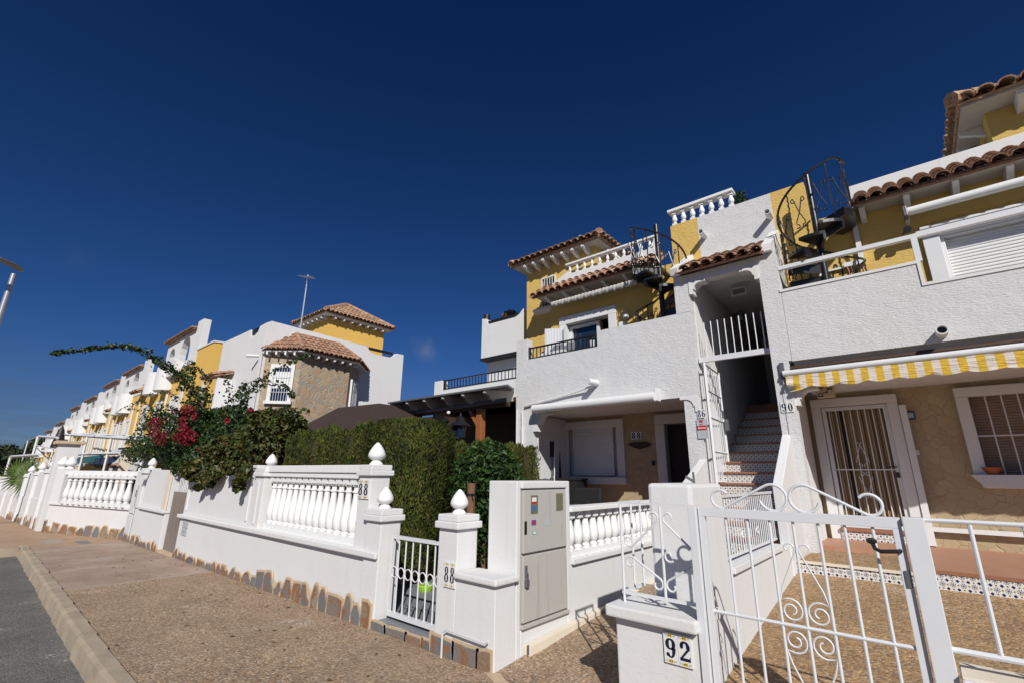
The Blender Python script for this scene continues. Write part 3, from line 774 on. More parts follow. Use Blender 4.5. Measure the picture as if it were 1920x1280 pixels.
obj('chimney_pipe', MB().tube([(1.66, 10.5, 5.95), (1.66, 10.5, 7.15), (1.66, 10.5, 7.16)], .11, 16).tube([(1.66, 10.5, 6.9), (1.66, 10.5, 7.18)], .125, 16), IRON, h90, True)

# ================================================================ stairwell between the houses
sw = thing('stairwell_block', 'tall white stairwell block between the two houses, its tiled canopy over a dark open staircase', 'building', (-2, 8.8, 0))
fw = MB()
fw.box((-2.95, 8.002, 0), (-2.65, 8.2, 5.12)) if False else None
wall_holes(-2.658, -1.225, 4.98, 5.14, 8.0, 8.2, [], fw)
wall_holes(-2.92, -2.66, 4.43, 5.14, 8.0, 8.2, [], fw)
fw.box((-1.5, 8.0, .3), (-1.27, 8.2, 3.32)); fw.box((-1.5, 8.0, 3.32), (-1.225, 8.2, 4.98))
obj('front_wall', fw, ROUGHW, sw)
obj('corner_pier', MB().box((-2.93, 8.004, .0), (-2.662, 8.2, 2.915)), ROUGHW, sw)
iw = MB().box((-2.80, 8.2, 0), (-2.65, 13.5, 5.3)).box((-1.5, 8.2, 0), (-1.36, 9.55, 5.3)).box((-1.5, 9.76, 0), (-1.36, 13.5, 5.3)).box((-2.65, 13.3, 0), (-1.5, 13.5, 5.3)).box((-2.65, 8.22, 5.16), (-1.5, 13.3, 5.3))
obj('stair_walls', iw, WHITE, sw)
obj('stair_door', MB().box((-2.1, 13.25, 3.35), (-1.6, 13.28, 5.0)), DARK, sw)
cw = MB().box((-2.63, YU, 5.3), (-1.28, YU+.2, 6.70)); obj('core_wall', cw, ROUGHW, sw)
obj('yellow_band', MB().box((-3.19, YU, 4.0), (-2.81, YU+.2, 5.3)).box((-3.19, YU, 5.3), (-2.63, YU+.2, 6.70)), YELLOW, sw); obj('yellow_band', MB().box((-1.28, YU, 4.0), (-.74, YU+.2, 6.70)), YELLOW, sw)
obj('core_sides', MB().box((-3.18, YU+.2, 4), (-3.0, 12, 6.66)).box((-.93, YU+.2, 4), (-.75, 12, 6.66)).box((-3.0, YU+.2, 6.0), (-.93, 12, 6.2)), WHITE, sw)
sp = MB().prism([(-2.93, 7.9, 5.15), (-2.93, YU, 5.15), (-2.93, YU, 5.92), (-2.93, 7.86, 5.27)], (.15, 0, 0))
obj('canopy_cheek', sp, WHITE, sw, bevel=.006); sp = MB(); sp.prism([(-1.40, 7.9, 5.15), (-1.40, YU, 5.15), (-1.39, YU, 5.92), (-1.39, 7.9, 5.27)], (.15, 0, 0))
sp.box((-1.38, 8.2, 4.5), (-1.25, YU, 5.149)); obj('side_panel', MB().box((-2.92, 8.2, 4.43), (-2.81, YU, 5.149)), WHITE, sw)
obj('canopy_cheek', sp, WHITE, sw)
rf = obj('roof_canopy', tiles((-2.74, 7.84, 5.18), (-1.36, 7.84, 5.18), (-1.36, 8.62, 5.60), (-2.74, 8.62, 5.60), .185, .23, .088), TILE, sw, True)
obj('canopy_slab', MB().prism([(-2.78, 8.58, 5.45), (-2.78, YU, 5.6), (-2.78, YU, 5.74), (-2.78, 8.58, 5.60)], (1.39, 0, 0)), WHITE, sw)
for d, x in ((1, -2.65), (-1, -1.5)): obj('corbel', corbel(x, 4.98, .56, 7.985, 8.2, d), WHITE, sw)
bl = obj('balustrade', MB().box((-3.22, YU-.03, 7.02), (-1.90, YU+.2, 7.08)), CONCW, sw, bevel=.01)
for i in range(7): obj('baluster', baluster((-3.1+i*.19, YU+.05, 6.70), .32, BAL_FAT, .85, 10), CONCW, bl, True)
for x, z in ((-1.33, 6.21), (-2.51, 6.23)):
    pp = MB(); n = 16
    vs = [];
    for yy, rr in ((YU, .055), (YU-.27, .055), (YU-.27, .043), (YU-.1, .043)):
        for i in range(n): a = 2*pi*i/n; vs.append((x+cos(a)*rr, yy, z+sin(a)*rr))
    fs = []
    for j in range(3):
        for i in range(n): k2 = (i+1) % n; fs.append((j*n+i, j*n+k2, (j+1)*n+k2, (j+1)*n+i))
    pp.add(vs, fs); sp_ = obj('rain_spout', pp, WHITE, sw, True)
    obj('spout_bore', MB().tube([(x, YU-.16, z), (x, YU-.165, z)], .045, 14), BLACK, sp_)
# spouts of the two houses
for hh, x, z in ((h90, .50, 3.42),):
    pp = MB(); n = 16; vs = []
    for yy, rr in ((8.0, .065), (7.78, .065), (7.78, .05), (7.9, .05)):
        for i in range(n): a = 2*pi*i/n; vs.append((x+cos(a)*rr, yy, z+sin(a)*rr))
    pp.add(vs, [(j*n+i, j*n+(i+1) % n, (j+1)*n+(i+1) % n, (j+1)*n+i) for j in range(3) for i in range(n)])
    sp_ = obj('rain_spout', pp, WHITE, hh, True); obj('spout_bore', MB().tube([(x, 7.86, z), (x, 7.855, z)], .05, 14), BLACK, sp_)
pp = MB().tube([(-4.62, 8.0, 3.37), (-4.66, 7.72, 3.37)], .06, 14); obj('rain_spout', pp, WHITE, h88, True)
# little square vent lamp and lantern inside the stairwell
c = at(1370, 532, 'y', 8.6)
lp = thing('bulkhead_lamp', 'square grey bulkhead lamp under the stairwell ceiling', 'lamp', (-2.05, 9.0, 5.1))
obj('housing', frame_rect(-2.2, -1.93, 4.9, 5.06, .03, 9.0, 9.05), GREYP, lp); obj('diffuser', MB().box((-2.17, 9.01, 4.93), (-1.96, 9.04, 5.03)), BRONZE, lp)
def lantern(name, label, c, s, mat, wallx=None):
    t = thing(name, label, 'lamp', c); c = Vector(c)
    obj('roof', MB().lathe(c, [(s*1.0, .0), (s*.62, s*.35), (s*.38, s*.5), (s*.40, s*.7), (s*.12, s*.95), (s*.04, s*1.2)], 6), mat, t)
    obj('glass', MB().lathe(c-Vector((0, 0, s*1.0)), [(s*.42, 0), (s*.62, s*.98)], 6), GLASS, t)
    fr = MB()
    for i in range(6):
        a = 2*pi*i/6; fr.tube([c+Vector((cos(a)*s*.42, sin(a)*s*.42, -s)), c+Vector((cos(a)*s*.64, sin(a)*s*.64, 0))], s*.04, 5)
    fr.lathe(c-Vector((0, 0, s*1.12)), [(s*.1, 0), (s*.46, s*.12)], 6)
    obj('cage', fr, mat, t); return t
t = lantern('wall_lantern', 'black wall lantern inside the dark stairwell above the white bars', at(1388, 592, 'y', 9.0), .11, IRON)
obj('arm', MB().tube([at(1388, 592, 'y', 9.0)+Vector((0, 0, -.12)), at(1388, 600, 'y', 9.0)+Vector((-.1, .1, -.22))], .012), IRON, t)
# stairs
st = thing('outdoor_staircase', 'steep staircase with patterned tile risers and terracotta treads climbing into the stairwell', 'staircase', (-2.05, 6, 0))
rs = MB(); ns_ = MB(); wd0, ri = .296, .175
for i in range(-6, 11):
    yy = 7.946+i*wd0; zz = 1.336+i*ri
    if zz > 3.12: break
    rs.box((-2.64, yy+.012, zz-ri-.02), (-1.51, yy+wd0+.03, zz-.03)); ns_.box((-2.645, yy-.018, zz-.03), (-1.505, yy+wd0+.01, zz))
obj('tiled_risers', rs, PATT2, st); obj('terracotta_treads', ns_, TNOSE, st, bevel=.006)
obj('landing', MB().box((-2.645, 10.9, 2.9), (-1.505, 13.3, 3.08)), TNOSE, st)
obj('ramp_wall', MB().prism([(-1.505, 6.95, .25), (-1.505, 8.0, .25), (-1.505, 8.0, 2.22), (-1.505, 6.95, 1.50)], (.115, 0, 0)), WHITE, st, bevel=.008)
obj('ramp_wall', MB().prism([(-2.76, 6.95, .0), (-2.76, 8.0, .0), (-2.76, 8.0, 1.88), (-2.76, 6.95, 1.42)], (.11, 0, 0)), WHITE, st, bevel=.008)
# fixed bars over the gate and open gate leaf
gt = thing('stair_gate', 'open white barred gate folded against the left side of the stairwell', 'gate', (-2.55, 8.3, 1.4))
lf = MB(); A = Vector((-2.52, 7.97, 0)); B = Vector((-2.60, 8.98, 0))
def bar(mb, p, q, w=.018): return mb.tube([p, q], w, 4)
for p in (A, B): lf.tube([p+EZ*1.5, p+EZ*3.47], .026, 4)
for z in (1.52, 2.0, 2.55, 3.0, 3.45): lf.tube([A+EZ*z, B+EZ*z], .02, 4)
obj('leaf_frame', lf, METALW, gt)
lb = MB()
for i in range(1, 8): p = A.lerp(B, i/8); lb.tube([p+EZ*1.52, p+EZ*3.45], .008, 5)
obj('bars', lb, METALW, gt); obj('lock', MB().box((-2.56, 8.9, 2.4), (-2.50, 8.96, 2.6)), BRONZE, gt)
gl2 = thing('stair_grille', 'row of white vertical bars on a white beam across the stairwell opening', 'grille', (-2.05, 8.12, 3.5))
obj('beam', MB().box((-2.64, 8.10, 3.51), (-1.51, 8.16, 3.60)), METALW, gl2)
lb = MB()
for i in range(9): lb.tube([(-2.5+i*.115, 8.13, 3.6), (-2.5+i*.115, 8.13, 4.22)], .009, 6)
obj('bars', lb, METALW, gl2)
# potted greenery showing over the core wall
def crown_pts(c, rx, ry_, rz_, shell=.55):
    c = Vector(c)
    def f():
        while True:
            p = Vector((R.uniform(-1, 1), R.uniform(-1, 1), R.uniform(-1, 1)))
            if shell < p.length < 1: break
        return (c.x+p.x*rx, c.y+p.y*ry_, c.z+p.z*rz_), p.normalized()
    return f
solo('roof_plant', leaves(MB(), crown_pts((-1.84, 9.15, 6.95), .14, .14, .2, .1), 220, .07), LEAFC, 'small bright green plant behind the roof balustrade of the stairwell', 'plant')
# ================================================================ street front: walls, pillars, gates
def skirting(name, parent, p0, p1, hmin=.13, hmax=.33, w=(.09, .2), zf=None, nrm=None, flat=False):
    """upright slate slabs set in mortar along the foot of a wall, p0->p1 on the wall face"""
    p0 = Vector(p0); p1 = Vector(p1); d = p1-p0; L = d.length; dh = d.normalized()
    nr = nrm or Vector((dh.y, -dh.x, 0))
    if nrm is None and nr.y > 0: nr = -nr
    st = MB(); mo = MB(); s = 0.0; hs = []
    while s < L-.04:
        ww = min(R.uniform(*w)*R.choice((1.1, 1.3, 1.6)), L-s); h = R.uniform(hmin, hmax)*.86; c = p0+dh*(s+ww/2); z0 = c.z-.03; th = R.uniform(.006, .016)
        lean = R.uniform(-.06, .06)*min(1, ww*5); a = ww*.42
        def pt(u_, z, o): q = c+dh*u_+nr*o; return (q.x, q.y, z0+z)
        k0, k1 = R.uniform(.45, 1), R.uniform(.45, 1); pk = R.uniform(-.25, .25)
        prof = [(-a*R.uniform(.8, 1), 0), (a*R.uniform(.8, 1), 0), (a, h*.5*k0), (a*.82+lean, h*.80*k0), (a*.40+lean, h*.96), (a*pk*.5+lean, h), (-a*.45+lean, h*.95), (-a*.85+lean, h*.78*k1), (-a, h*.42)]
        if flat or R.random() < .25:
            q_ = R.uniform(-.012, .012); prof = [(-a*1.08, 0), (a*1.08+q_, 0), (a*1.06-q_, h*R.uniform(.86, 1)), (a*.3, h*R.uniform(.93, 1.02)), (-a*1.04, h*R.uniform(.85, 1))]
        st.prism([pt(u_, z, .013) for u_, z in prof], nr*th)
        k2 = 1.27
        mo.prism([pt(u_*k2-.003 if abs(u_) > 1e-6 else u_, z*1.05+.014, -.003) for u_, z in prof], nr*.019)
        hs.append((s, ww, h, c.z)); s += ww
    bt_ = []
    for i_, (s_, w_, h_, cz) in enumerate(hs):
        bt_ += [(s_+w_*.06, h_*.55, cz), (s_+w_*.3, h_*.93, cz), (s_+w_*.62, h_*.97, cz), (s_+w_*.94, h_*.62, cz)]
    pa = [dh*u_+p0 for u_, _, _ in bt_]
    lo = [(q.x, q.y, cz-.04) for q, (_, _, cz) in zip(pa, bt_)]; hi = [(q.x, q.y, cz-.03+z_) for q, (_, z_, cz) in zip(pa, bt_)]
    for i_ in range(len(pa)-1):
        mo.prism([lo[i_], lo[i_+1], hi[i_+1], hi[i_]], nr*.013)
    o = obj(name, st, SLATE, parent, bevel=.003); obj('mortar', mo, MORTAR, o)
    return o
def box_pillar(t, x0, x1, y0, y1, z0, z1, fin=1.0, cap=True, name='pillar'):
    p = obj(name, MB().box((x0, y0, z0), (x1, y1, z1-.13)), WHITE, t, bevel=.01)
    c = MB(); e = .035
    c.box((x0-e, y0-e, z1-.13), (x1+e, y1+e, z1-.065)); c.box((x0-e*.4, y0-e*.4, z1-.065), (x1+e*.4, y1+e*.4, z1))
    if cap: obj('cap', c, WHITE, p, bevel=.012)
    if fin: obj('finial', finial(((x0+x1)/2, (y0+y1)/2, z1-.004), fin), CONCW, p, 'all')
    return p
# --- low wall, pillar and tall pier beside the cabinet
t = thing('garden_wall', 'low white wall stub with ball-and-point pillar beside the grey cabinet', 'wall', (-3.4, 3.45, 0))
box_pillar(t, -3.77, -3.50, 3.31, 3.58, 0, 1.215, .86)
obj('wall_body', MB().box((-3.50, 3.31, 0), (-3.0, 3.58, .665)), WHITE, t, bevel=.008)
obj('coping', MB().box((-3.49, 3.27, .665), (-2.96, 3.60, .72)), WHITE, t, bevel=.015)
skirting('stone_skirting', t, (-3.80, 3.31, 0), (-3.02, 3.31, 0), .20, .23, (.18, .24), flat=True)
obj('cable', MB().tube([(-3.60, 3.26, .0), (-3.60, 3.26, .2), (-3.55, 3.26, .235), (-3.06, 3.26, .225), (-3.03, 3.26, .25)], .009, 6), METALW, t, True)
xl = at(920, 901, 'y', 3.62).x
t = thing('meter_pier', 'tall square white pier that houses the grey cabinet', 'wall', (-3.2, 4.0, 0))
pr = MB().box((xl, 3.60, 0), (-3.005, 3.66, 1.54)).box((xl, 3.66, 0), (-3.18, 4.42, 1.54)).box((-3.18, 3.66, 1.47), (-2.985, 4.42, 1.54)).box((-3.18, 3.66, 0), (-3.005, 4.42, .25)).box((xl, 4.42, 0), (-3.0, 4.50, 1.54))
obj('pier_body', pr, WHITE, t, bevel=.012)
# --- cabinet
cb = thing('electricity_cabinet', 'grey cement electricity cabinet with stickers and padlock set in the white pier', 'cabinet', (-3.05, 4.03, .25))
obj('body', MB().box((-3.17, 3.67, .255), (-3.02, 4.41, 1.465)), CONC_CAB, cb)
ud = obj('upper_door', MB().box((-3.018, 3.68, .885), (-2.985, 4.405, 1.455)), CONC_CAB, cb, bevel=.006)
ld = obj('lower_door', MB().box((-3.018, 3.68, .30), (-2.988, 4.405, .862)), CONC_CAB, cb, bevel=.006)
obj('ledge', MB().box((-3.018, 3.66, .255), (-2.975, 4.42, .285)), CONC_CAB, cb, bevel=.004)
def sticker(par, name, y0, y1, z0, z1, mat, o=.0):
    return obj(name, MB().add([(-2.9835+o, y0, z0), (-2.9835+o, y1, z0), (-2.9835+o, y1, z1), (-2.9835+o, y0, z1)], [(0, 1, 2, 3)]), mat, par)
olive = plain('clouded_window', (.16, .15, .09), .4)
w1 = obj('window', MB().box((-2.99, 3.79, 1.235), (-2.980, 3.90, 1.405)), olive, ud); obj('window', MB().box((-2.99, 4.22, 1.245), (-2.980, 4.34, 1.415)), olive, ud)
for nm, z0, z1, mt in (('red_sticker', 1.325, 1.345, REDP), ('white_sticker', 1.345, 1.385, TILEG), ('blue_sticker', 1.26, 1.31, BLUEP)): sticker(w1, nm, 3.80, 3.875, z0, z1, mt, .005)
sticker(ud, 'purple_sticker', 3.80, 3.875, 1.125, 1.175, PURP); sticker(ud, 'purple_sticker_print', 3.815, 3.86, 1.14, 1.16, REDP, .001)
sticker(ud, 'green_sticker', 3.815, 3.878, 1.04, 1.075, GRNP); sticker(ud, 'green_sticker_print', 3.822, 3.871, 1.047, 1.068, TILEG, .001)
tri = MB().add([(-2.9830, 3.99, 1.105), (-2.9830, 4.11, 1.115), (-2.9830, 4.05, 1.22)], [(0, 1, 2)]); obj('hazard_triangle', tri, GREYP, ud)
sticker(ud, 'peeled_sticker', 3.69, 3.73, 1.05, 1.17, BLACK)
obj('padlock', MB().box((-2.985, 3.695, .60), (-2.955, 3.735, .66)).tube([(-2.968, 3.70, .66), (-2.968, 3.70, .71), (-2.968, 3.715, .725), (-2.968, 3.73, .71), (-2.968, 3.73, .66)], .005, 6), BRONZE, ld, True)
obj('hasp', MB().box((-2.99, 3.70, .68), (-2.972, 3.725, .78)), BRONZE, ld)
# --- side wall with short balusters
t = thing('balustrade_wall', 'white side wall with short fat balusters running back from the grey cabinet', 'wall', (-3.1, 5.5, 0))
obj('wall_body', MB().box((-3.16, 4.50, 0), (-3.005, 6.95, .69)), WHITE, t, bevel=.006)
obj('ledge', MB().box((-3.2, 4.50, .69), (-2.965, 6.95, .745)), WHITE, t, bevel=.008)
bl = obj('balustrade', MB().box((-3.19, 4.50, 1.215), (-2.98, 6.95, 1.265)), CONCW, t, bevel=.008)
for i in range(14): obj('baluster', baluster((-3.085, 4.60+i*.168, .745), .47, BAL_FAT, 1.0, 12), CONCW, bl, True)
obj('pipe_trunking', MB().prism([(-2.93, 3.71, .045), (-3.0, 3.71, .045), (-3.0, 3.71, .125), (-2.93, 3.71, .125)], (0, 3.0, .15)), CREAM, t, bevel=.005)
obj('trunking_end', MB().box((-2.955, 3.695, .06), (-2.94, 3.71, .135)), BRONZE, t)

# --- number 88 gate
t = thing('metal_gate', 'small white barred garden gate with a row of rings between two white pillars', 'gate', (-4.2, 3.5, .1))
ga0, ga1, gy = -4.70, -3.79, 3.42
fr = MB().box((ga0, gy, .895), (ga1, gy+.04, .93)).box((ga0, gy, .12), (ga1, gy+.04, .165)).box((ga0, gy, .165), (ga0+.035, gy+.04, .895)).box((ga1-.035, gy, .165), (ga1, gy+.04, .895))
obj('frame', fr, METALW, t)
for i in range(6):
    x = ga0+.13+i*.122; obj('bar', MB().tube([(x, gy+.02, .165), (x, gy+.02, .895)], .0085, 8), METALW, t, True)
for i in range(7):
    x = ga0+.07+i*.122; rr = MB().tube(spiral((x, gy+.02, .555), .052, .052, 0, 2*pi, EX, EZ, 24), .006, 6, False); obj('ring', rr, METALW, t, True)
# step and front wall of garden 88
t = thing('garden_wall', 'long white street wall with tall slim balusters and pillar numbered 88, slate slabs at its foot', 'wall', (-8, 3.4, 0))
obj('gate_step', MB().box((-4.72, 3.335, -.05), (-3.77, 4.1, .085)), PAVE_GREY, t)
p = box_pillar(t, -5.32, -5.07, 3.33, 3.6, .70, 1.70, 1.0)
box_pillar(t, -5.06, -4.76, 3.31, 3.58, -.02, 1.20, .9)
box_pillar(t, -8.42, -8.08, 3.33, 3.62, .70, 1.66, .85)
zb = -.15
obj('wall_body', MB().box((-11.85, 3.335, zb), (-5.065, 3.60, .68)), WHITE, t, bevel=.006)
obj('ledge', MB().box((-11.9, 3.27, .68), (-4.77, 3.309, .745)).box((-11.9, 3.31, .68), (-5.07, 3.62, .745)), WHITE, t, bevel=.012)
obj('solid_panel', MB().box((-11.85, 3.36, .745), (-8.42, 3.60, 1.66)), WHITE, t, bevel=.01)
obj('coping', MB().box((-11.9, 3.34, 1.66), (-8.44, 3.62, 1.71)), WHITE, t, bevel=.01)
obj('low_wall_end', MB().box((-5.065, 3.335, -.05), (-5.062, 3.6, .2)), WHITE, t)
for x in (-11.7, -8.62): obj('raised_moulding', MB().box((x-.03, 3.34, .82), (x+.03, 3.362, 1.58)), WHITE, t, bevel=.008)
obj('pillar_strip', MB().box((-8.28, 3.315, .80), (-8.22, 3.331, 1.45)), WHITE, t, bevel=.007)
bl = obj('balustrade', MB().box((-8.08, 3.36, 1.60), (-5.32, 3.58, 1.70)).box((-8.08, 3.38, 1.53), (-5.32, 3.56, 1.60)), CONCW, t, bevel=.008)
for i in range(15): obj('baluster', baluster((-7.96+i*.183, 3.47, .745), .79, BAL_TALL, 1.34, 14), CONCW, bl, True)
skirting('stone_skirting', t, (-11.85, 3.325, gz(-11.85)), (-7.8, 3.325, gz(-7.8)), .13, .23, (.12, .2))
skirting('stone_skirting', t, (-7.8, 3.325, gz(-7.8)), (-4.80, 3.305, 0), .22, .34, (.13, .24))
skirting('step_skirting', t, (-4.80, 3.32, 0), (-3.80, 3.32, 0), .105, .125, (.14, .22), flat=True)
bt = MB()
for r_ in range(4): bt.box((-11.62, 3.322, .36+r_*.075), (-11.46, 3.334, .428+r_*.075)).box((-11.44, 3.322, .36+r_*.075), (-11.3, 3.334, .428+r_*.075))
obj('vent_grid', bt, GREYP, t)
number_sign('88', -5.315, -5.085, 1.30, 1.52, 3.328, 'white glazed tiles numbered 88 high on the pillar with the taller finial')
number_sign('88', -3.66, -3.50, .57, .79, 3.308, 'white glazed tiles numbered 88 low on the wall beside the small ringed gate')
# --- old wooden gate
t = thing('wooden_gate', 'weathered grey plank gate with white bars above, in the street wall', 'gate', (-12.3, 3.4, -.08))
pl = MB()
for i in range(6): pl.box((-12.78+i*.155, 3.37, -.05), (-12.78+i*.155+.15, 3.395, 1.16))
obj('plank_panel', pl, OLDWOOD, t, bevel=.003)
bb = MB()
for i in range(9): bb.tube([(-12.74+i*.108, 3.42, 1.1), (-12.74+i*.108, 3.42, 1.6)], .012, 6)
bb.box((-12.8, 3.40, 1.58), (-11.85, 3.44, 1.62)); obj('top_bars', bb, METALW, t)
obj('threshold', MB().box((-12.8, 3.28, -.14), (-11.85, 3.6, -.03)), MORTAR, t)
# --- wall left of wooden gate
t = thing('garden_wall', 'white rendered street wall with a meter door, left of the old wooden gate', 'wall', (-14.3, 3.4, -.1))
obj('wall_body', MB().box((-15.9, 3.29, -.25), (-12.82, 3.56, .70)), WHITE, t, bevel=.006)
obj('ledge', MB().box((-14.95, 3.23, .70), (-12.80, 3.58, .76)), WHITE, t, bevel=.01)
obj('solid_panel', MB().box((-14.95, 3.31, .76), (-12.82, 3.56, 1.62)), WHITE, t, bevel=.01)
obj('gate_post', MB().box((-13.15, 3.27, .76), (-12.82, 3.305, 1.60)), CREAM, t, bevel=.01)
box_pillar(t, -15.4, -15.0, 3.26, 3.56, .70, 1.66, .95)
obj('end_pier', MB().box((-15.9, 3.28, .70), (-15.42, 3.56, 1.58)), WHITE, t, bevel=.01)
md = obj('meter_door', MB().box((-15.85, 3.26, .55), (-15.35, 3.278, 1.25)), METALW, t, bevel=.004)
md2 = obj('meter_door', MB().box((-15.85, 3.26, -.1), (-15.35, 3.278, .50)), METALW, t, bevel=.004)
obj('slot', MB().box((-15.5, 3.252, .95), (-15.46, 3.261, 1.12)), BLACK, md)
skirting('stone_skirting', t, (-15.85, 3.275, gz(-15.8)), (-12.84, 3.28, gz(-12.9)), .13, .27, (.14, .24))
# --- oblique wall with balustrade
Q0 = Vector((-15.95, 3.34, 0)); Q1 = Vector((-20.2, 2.2, 0)); qd = (Q1-Q0).normalized(); qn = Vector((qd.y, -qd.x, 0))
if qn.y > 0: qn = -qn
def slab(mb, a, b_, z0, z1, o0, o1):
    """upright slab from a to b (plan), offsets o0..o1 along the outward normal"""
    a = Vector(a); b_ = Vector(b_); d = (b_-a).normalized(); nn_ = Vector((d.y, -d.x, 0))
    if nn_.y > 0: nn_ = -nn_
    A = a+nn_*o0; B = b_+nn_*o0
    return mb.prism([(A.x, A.y, z0), (B.x, B.y, z0), (B.x, B.y, z1), (A.x, A.y, z1)], nn_*(o1-o0))
t = thing('garden_wall', 'angled white street wall with a row of balusters, beyond the meter door', 'wall', (-18, 2.8, -.2))
obj('wall_body', slab(MB(), Q0, Q1, -.35, .60, -.25, 0), WHITE, t)
obj('ledge', slab(MB(), Q0, Q1, .60, .65, -.28, .05), WHITE, t)
bl = obj('balustrade', slab(MB(), Q0, Q1+(Q0-Q1).normalized()*.5, 1.46, 1.58, -.22, .02), CONCW, t)
for i in range(11):
    p = Q0.lerp(Q1, .075+i*.073); obj('baluster', baluster((p.x, p.y, .65), .81, BAL_TALL, 1.6, 10), CONCW, bl, True)
obj('end_post', slab(MB(), Q0.lerp(Q1, .88), Q1, .65, 1.62, -.24, .03), WHITE, t)
skirting('stone_skirting', t, (Q0.x, Q0.y-.0, gz(Q0.x)), (Q1.x, Q1.y, gz(Q1.x)), .2, .42, (.22, .42))
for i, f_ in enumerate((.92, 1.03)):
    p = Q0.lerp(Q1, f_); obj('finial', finial((p.x, p.y+.12, 1.62), 1.35), CONCW, t, 'all')
# --- tall pier and walls further on
zt = at(110, 832, 'x', -20.9).z
t = thing('gate_pier', 'very tall white pier with a tiled pyramid cap, rising beyond the angled wall', 'pillar', (-20.8, 2.4, -.2))
obj('shaft', MB().box((-21.15, 2.10, -.4), (-20.55, 2.6, zt)), WHITE, t, bevel=.01)
obj('cap', MB().box((-21.25, 2.0, zt), (-20.45, 2.7, zt+.10)), MORTAR, t, bevel=.02)
t = thing('garden_wall', 'sunlit white street wall with low pillars, farthest down the street', 'wall', (-40, 2.3, -.5))
wb = MB(); cb_ = MB(); ps_ = [(-21.2, .62), (-26, .55), (-31, .45), (-38, .25), (-46, 0), (-58, -.35), (-72, -.75)]
for (xa, za), (xb, zb2) in zip(ps_, ps_[1:]):
    wb.box((xb, 2.19, gz(xb)-.3), (xa-.001, 2.42, za)); cb_.box((xb+.02, 2.21, za+.001), (xa-.02, 2.38, za+.9))
obj('wall_body', wb, WHITE, t); obj('upper_panel', cb_, WHITE, t)
for i in range(9):
    x = -22.4-i*2.6*(1+i*.09); z = gz(x)+1.85
    pp = box_pillar(t, x-.2, x+.2, 2.12, 2.46, gz(x)-.2, z, 1.2)
skirting('stone_skirting', t, (-32, 2.175, gz(-32)), (-20.6, 2.175, gz(-20.6)), .2, .42, (.22, .4))

# ================================================================ number 92
t = thing('garden_wall', 'low white wall with heavy coping, iron scroll panel on top, at the lower right', 'wall', (-1.6, 3.5, 0))
obj('wall_body', MB().box((-1.86, 3.35, -.02), (-1.27, 3.76, .635)), WHITE, t, bevel=.012)
obj('coping', MB().box((-1.91, 3.29, .635), (-1.26, 3.78, .71)), WHITE, t, bevel=.014)
t2 = thing('meter_pier', 'broad white block wall between the stair and the iron scroll panel', 'wall', (-1.57, 4.2, 0))
obj('pier_body', MB().box((-1.76, 3.80, 0), (-1.40, 4.55, 1.545)), WHITE, t2, bevel=.03)
t3 = thing('stair_fence', 'low white wall topped by thin white railings beside the patterned stairs', 'fence', (-1.45, 5.8, .1))
obj('wall_body', MB().box((-1.51, 4.55, 0), (-1.40, 7.12, .80)), WHITE, t3, bevel=.006)
obj('ledge', MB().box((-1.535, 4.56, .80), (-1.36, 6.5, .855)), WHITE, t3, bevel=.006)
obj('rails', MB().box((-1.47, 4.56, .89), (-1.45, 6.6, .91)).box((-1.475, 4.56, 1.415), (-1.445, 6.6, 1.44)), METALW, t3)
for i in range(26): obj('bar', MB().tube([(-1.46, 4.62+i*.078, .91), (-1.46, 4.62+i*.078, 1.415)], .0065, 6), METALW, t3, True)
for yy in (5.2, 5.75):
    sc = MB()
    for zz, sg in ((1.25, 1), (1.05, -1)): sc.tube(spiral((-1.445, yy, zz), .01, .045, 0, sg*5, EY, EZ, 14), .008, 6)
    obj('scroll', sc, METALW, t3, True)
obj('wall_lamp_bracket', MB().tube([(-1.55, 4.3, 1.56), (-1.62, 4.3, 1.6)], .012).tube([(-1.55, 4.3, 1.5), (-1.55, 4.3, 1.64)], .01), BRONZE, t2)
# scroll panel
t = thing('iron_panel', 'white wrought iron scroll panel standing on the low wall beside the gate', 'grille', (-1.55, 3.45, .71))
y = 3.44; xa, xb = -1.84, -1.275; zt_, zb_ = 1.395, .765
fr = MB().box((xa, y-.008, zt_), (xb, y+.008, zt_+.016)).box((xa, y-.008, zb_), (xb, y+.008, zb_+.022)).tube([(xa+.012, y, .70), (xa+.012, y, zt_)], .010, 8)
fr.tube([(xa+.33, y, zb_), (xa+.33, y, zt_)], .010, 8).box((xa, y, zt_+.001), (xa+.016, 3.79, zt_+.015)).box((xa, y, zb_), (xa+.016, 3.79, zb_+.02)).tube([(xa+.01, 3.62, zb_), (xa+.01, 3.62, zt_)], .009, 8).tube([(xa+.01, 3.78, zb_), (xa+.01, 3.78, zt_)], .009, 8)
obj('frame', fr, METALW, t)
def s_scroll(p, q, r_, ux, uz, side=1, rad=.007):
    """S/C shaped bar: straight middle from p to q ending in curls"""
    p = Vector(p); q = Vector(q); d = (q-p).normalized(); n_ = (ux*(-d.dot(uz))+uz*d.dot(ux))*side
    pts = []
    c0 = p+n_*r_; a = [c0-n_*(cos(k*.42)*r_*(1-.055*k))-d*(sin(k*.42)*r_*(1-.055*k)) for k in range(11, 0, -1)]
    c1 = q+n_*r_; b_ = [c1-n_*(cos(k*.42)*r_*(1-.055*k))+d*(sin(k*.42)*r_*(1-.055*k)) for k in range(1, 12)]
    return MB().tube(a+[p, q]+b_, rad, 7)
for px0, side in ((xa+.30, 1), (xa+.36, -1)):
    for z0, z1 in ((1.28, 1.10), (.90, 1.02)):
        a = (px0, y, z0); b_ = (px0-side*.20, y, z1)
        obj('scroll', s_scroll(a, b_, .045, EX, EZ, side*(1 if z0 > z1 else -1)*-1, .0075), METALW, t, True)
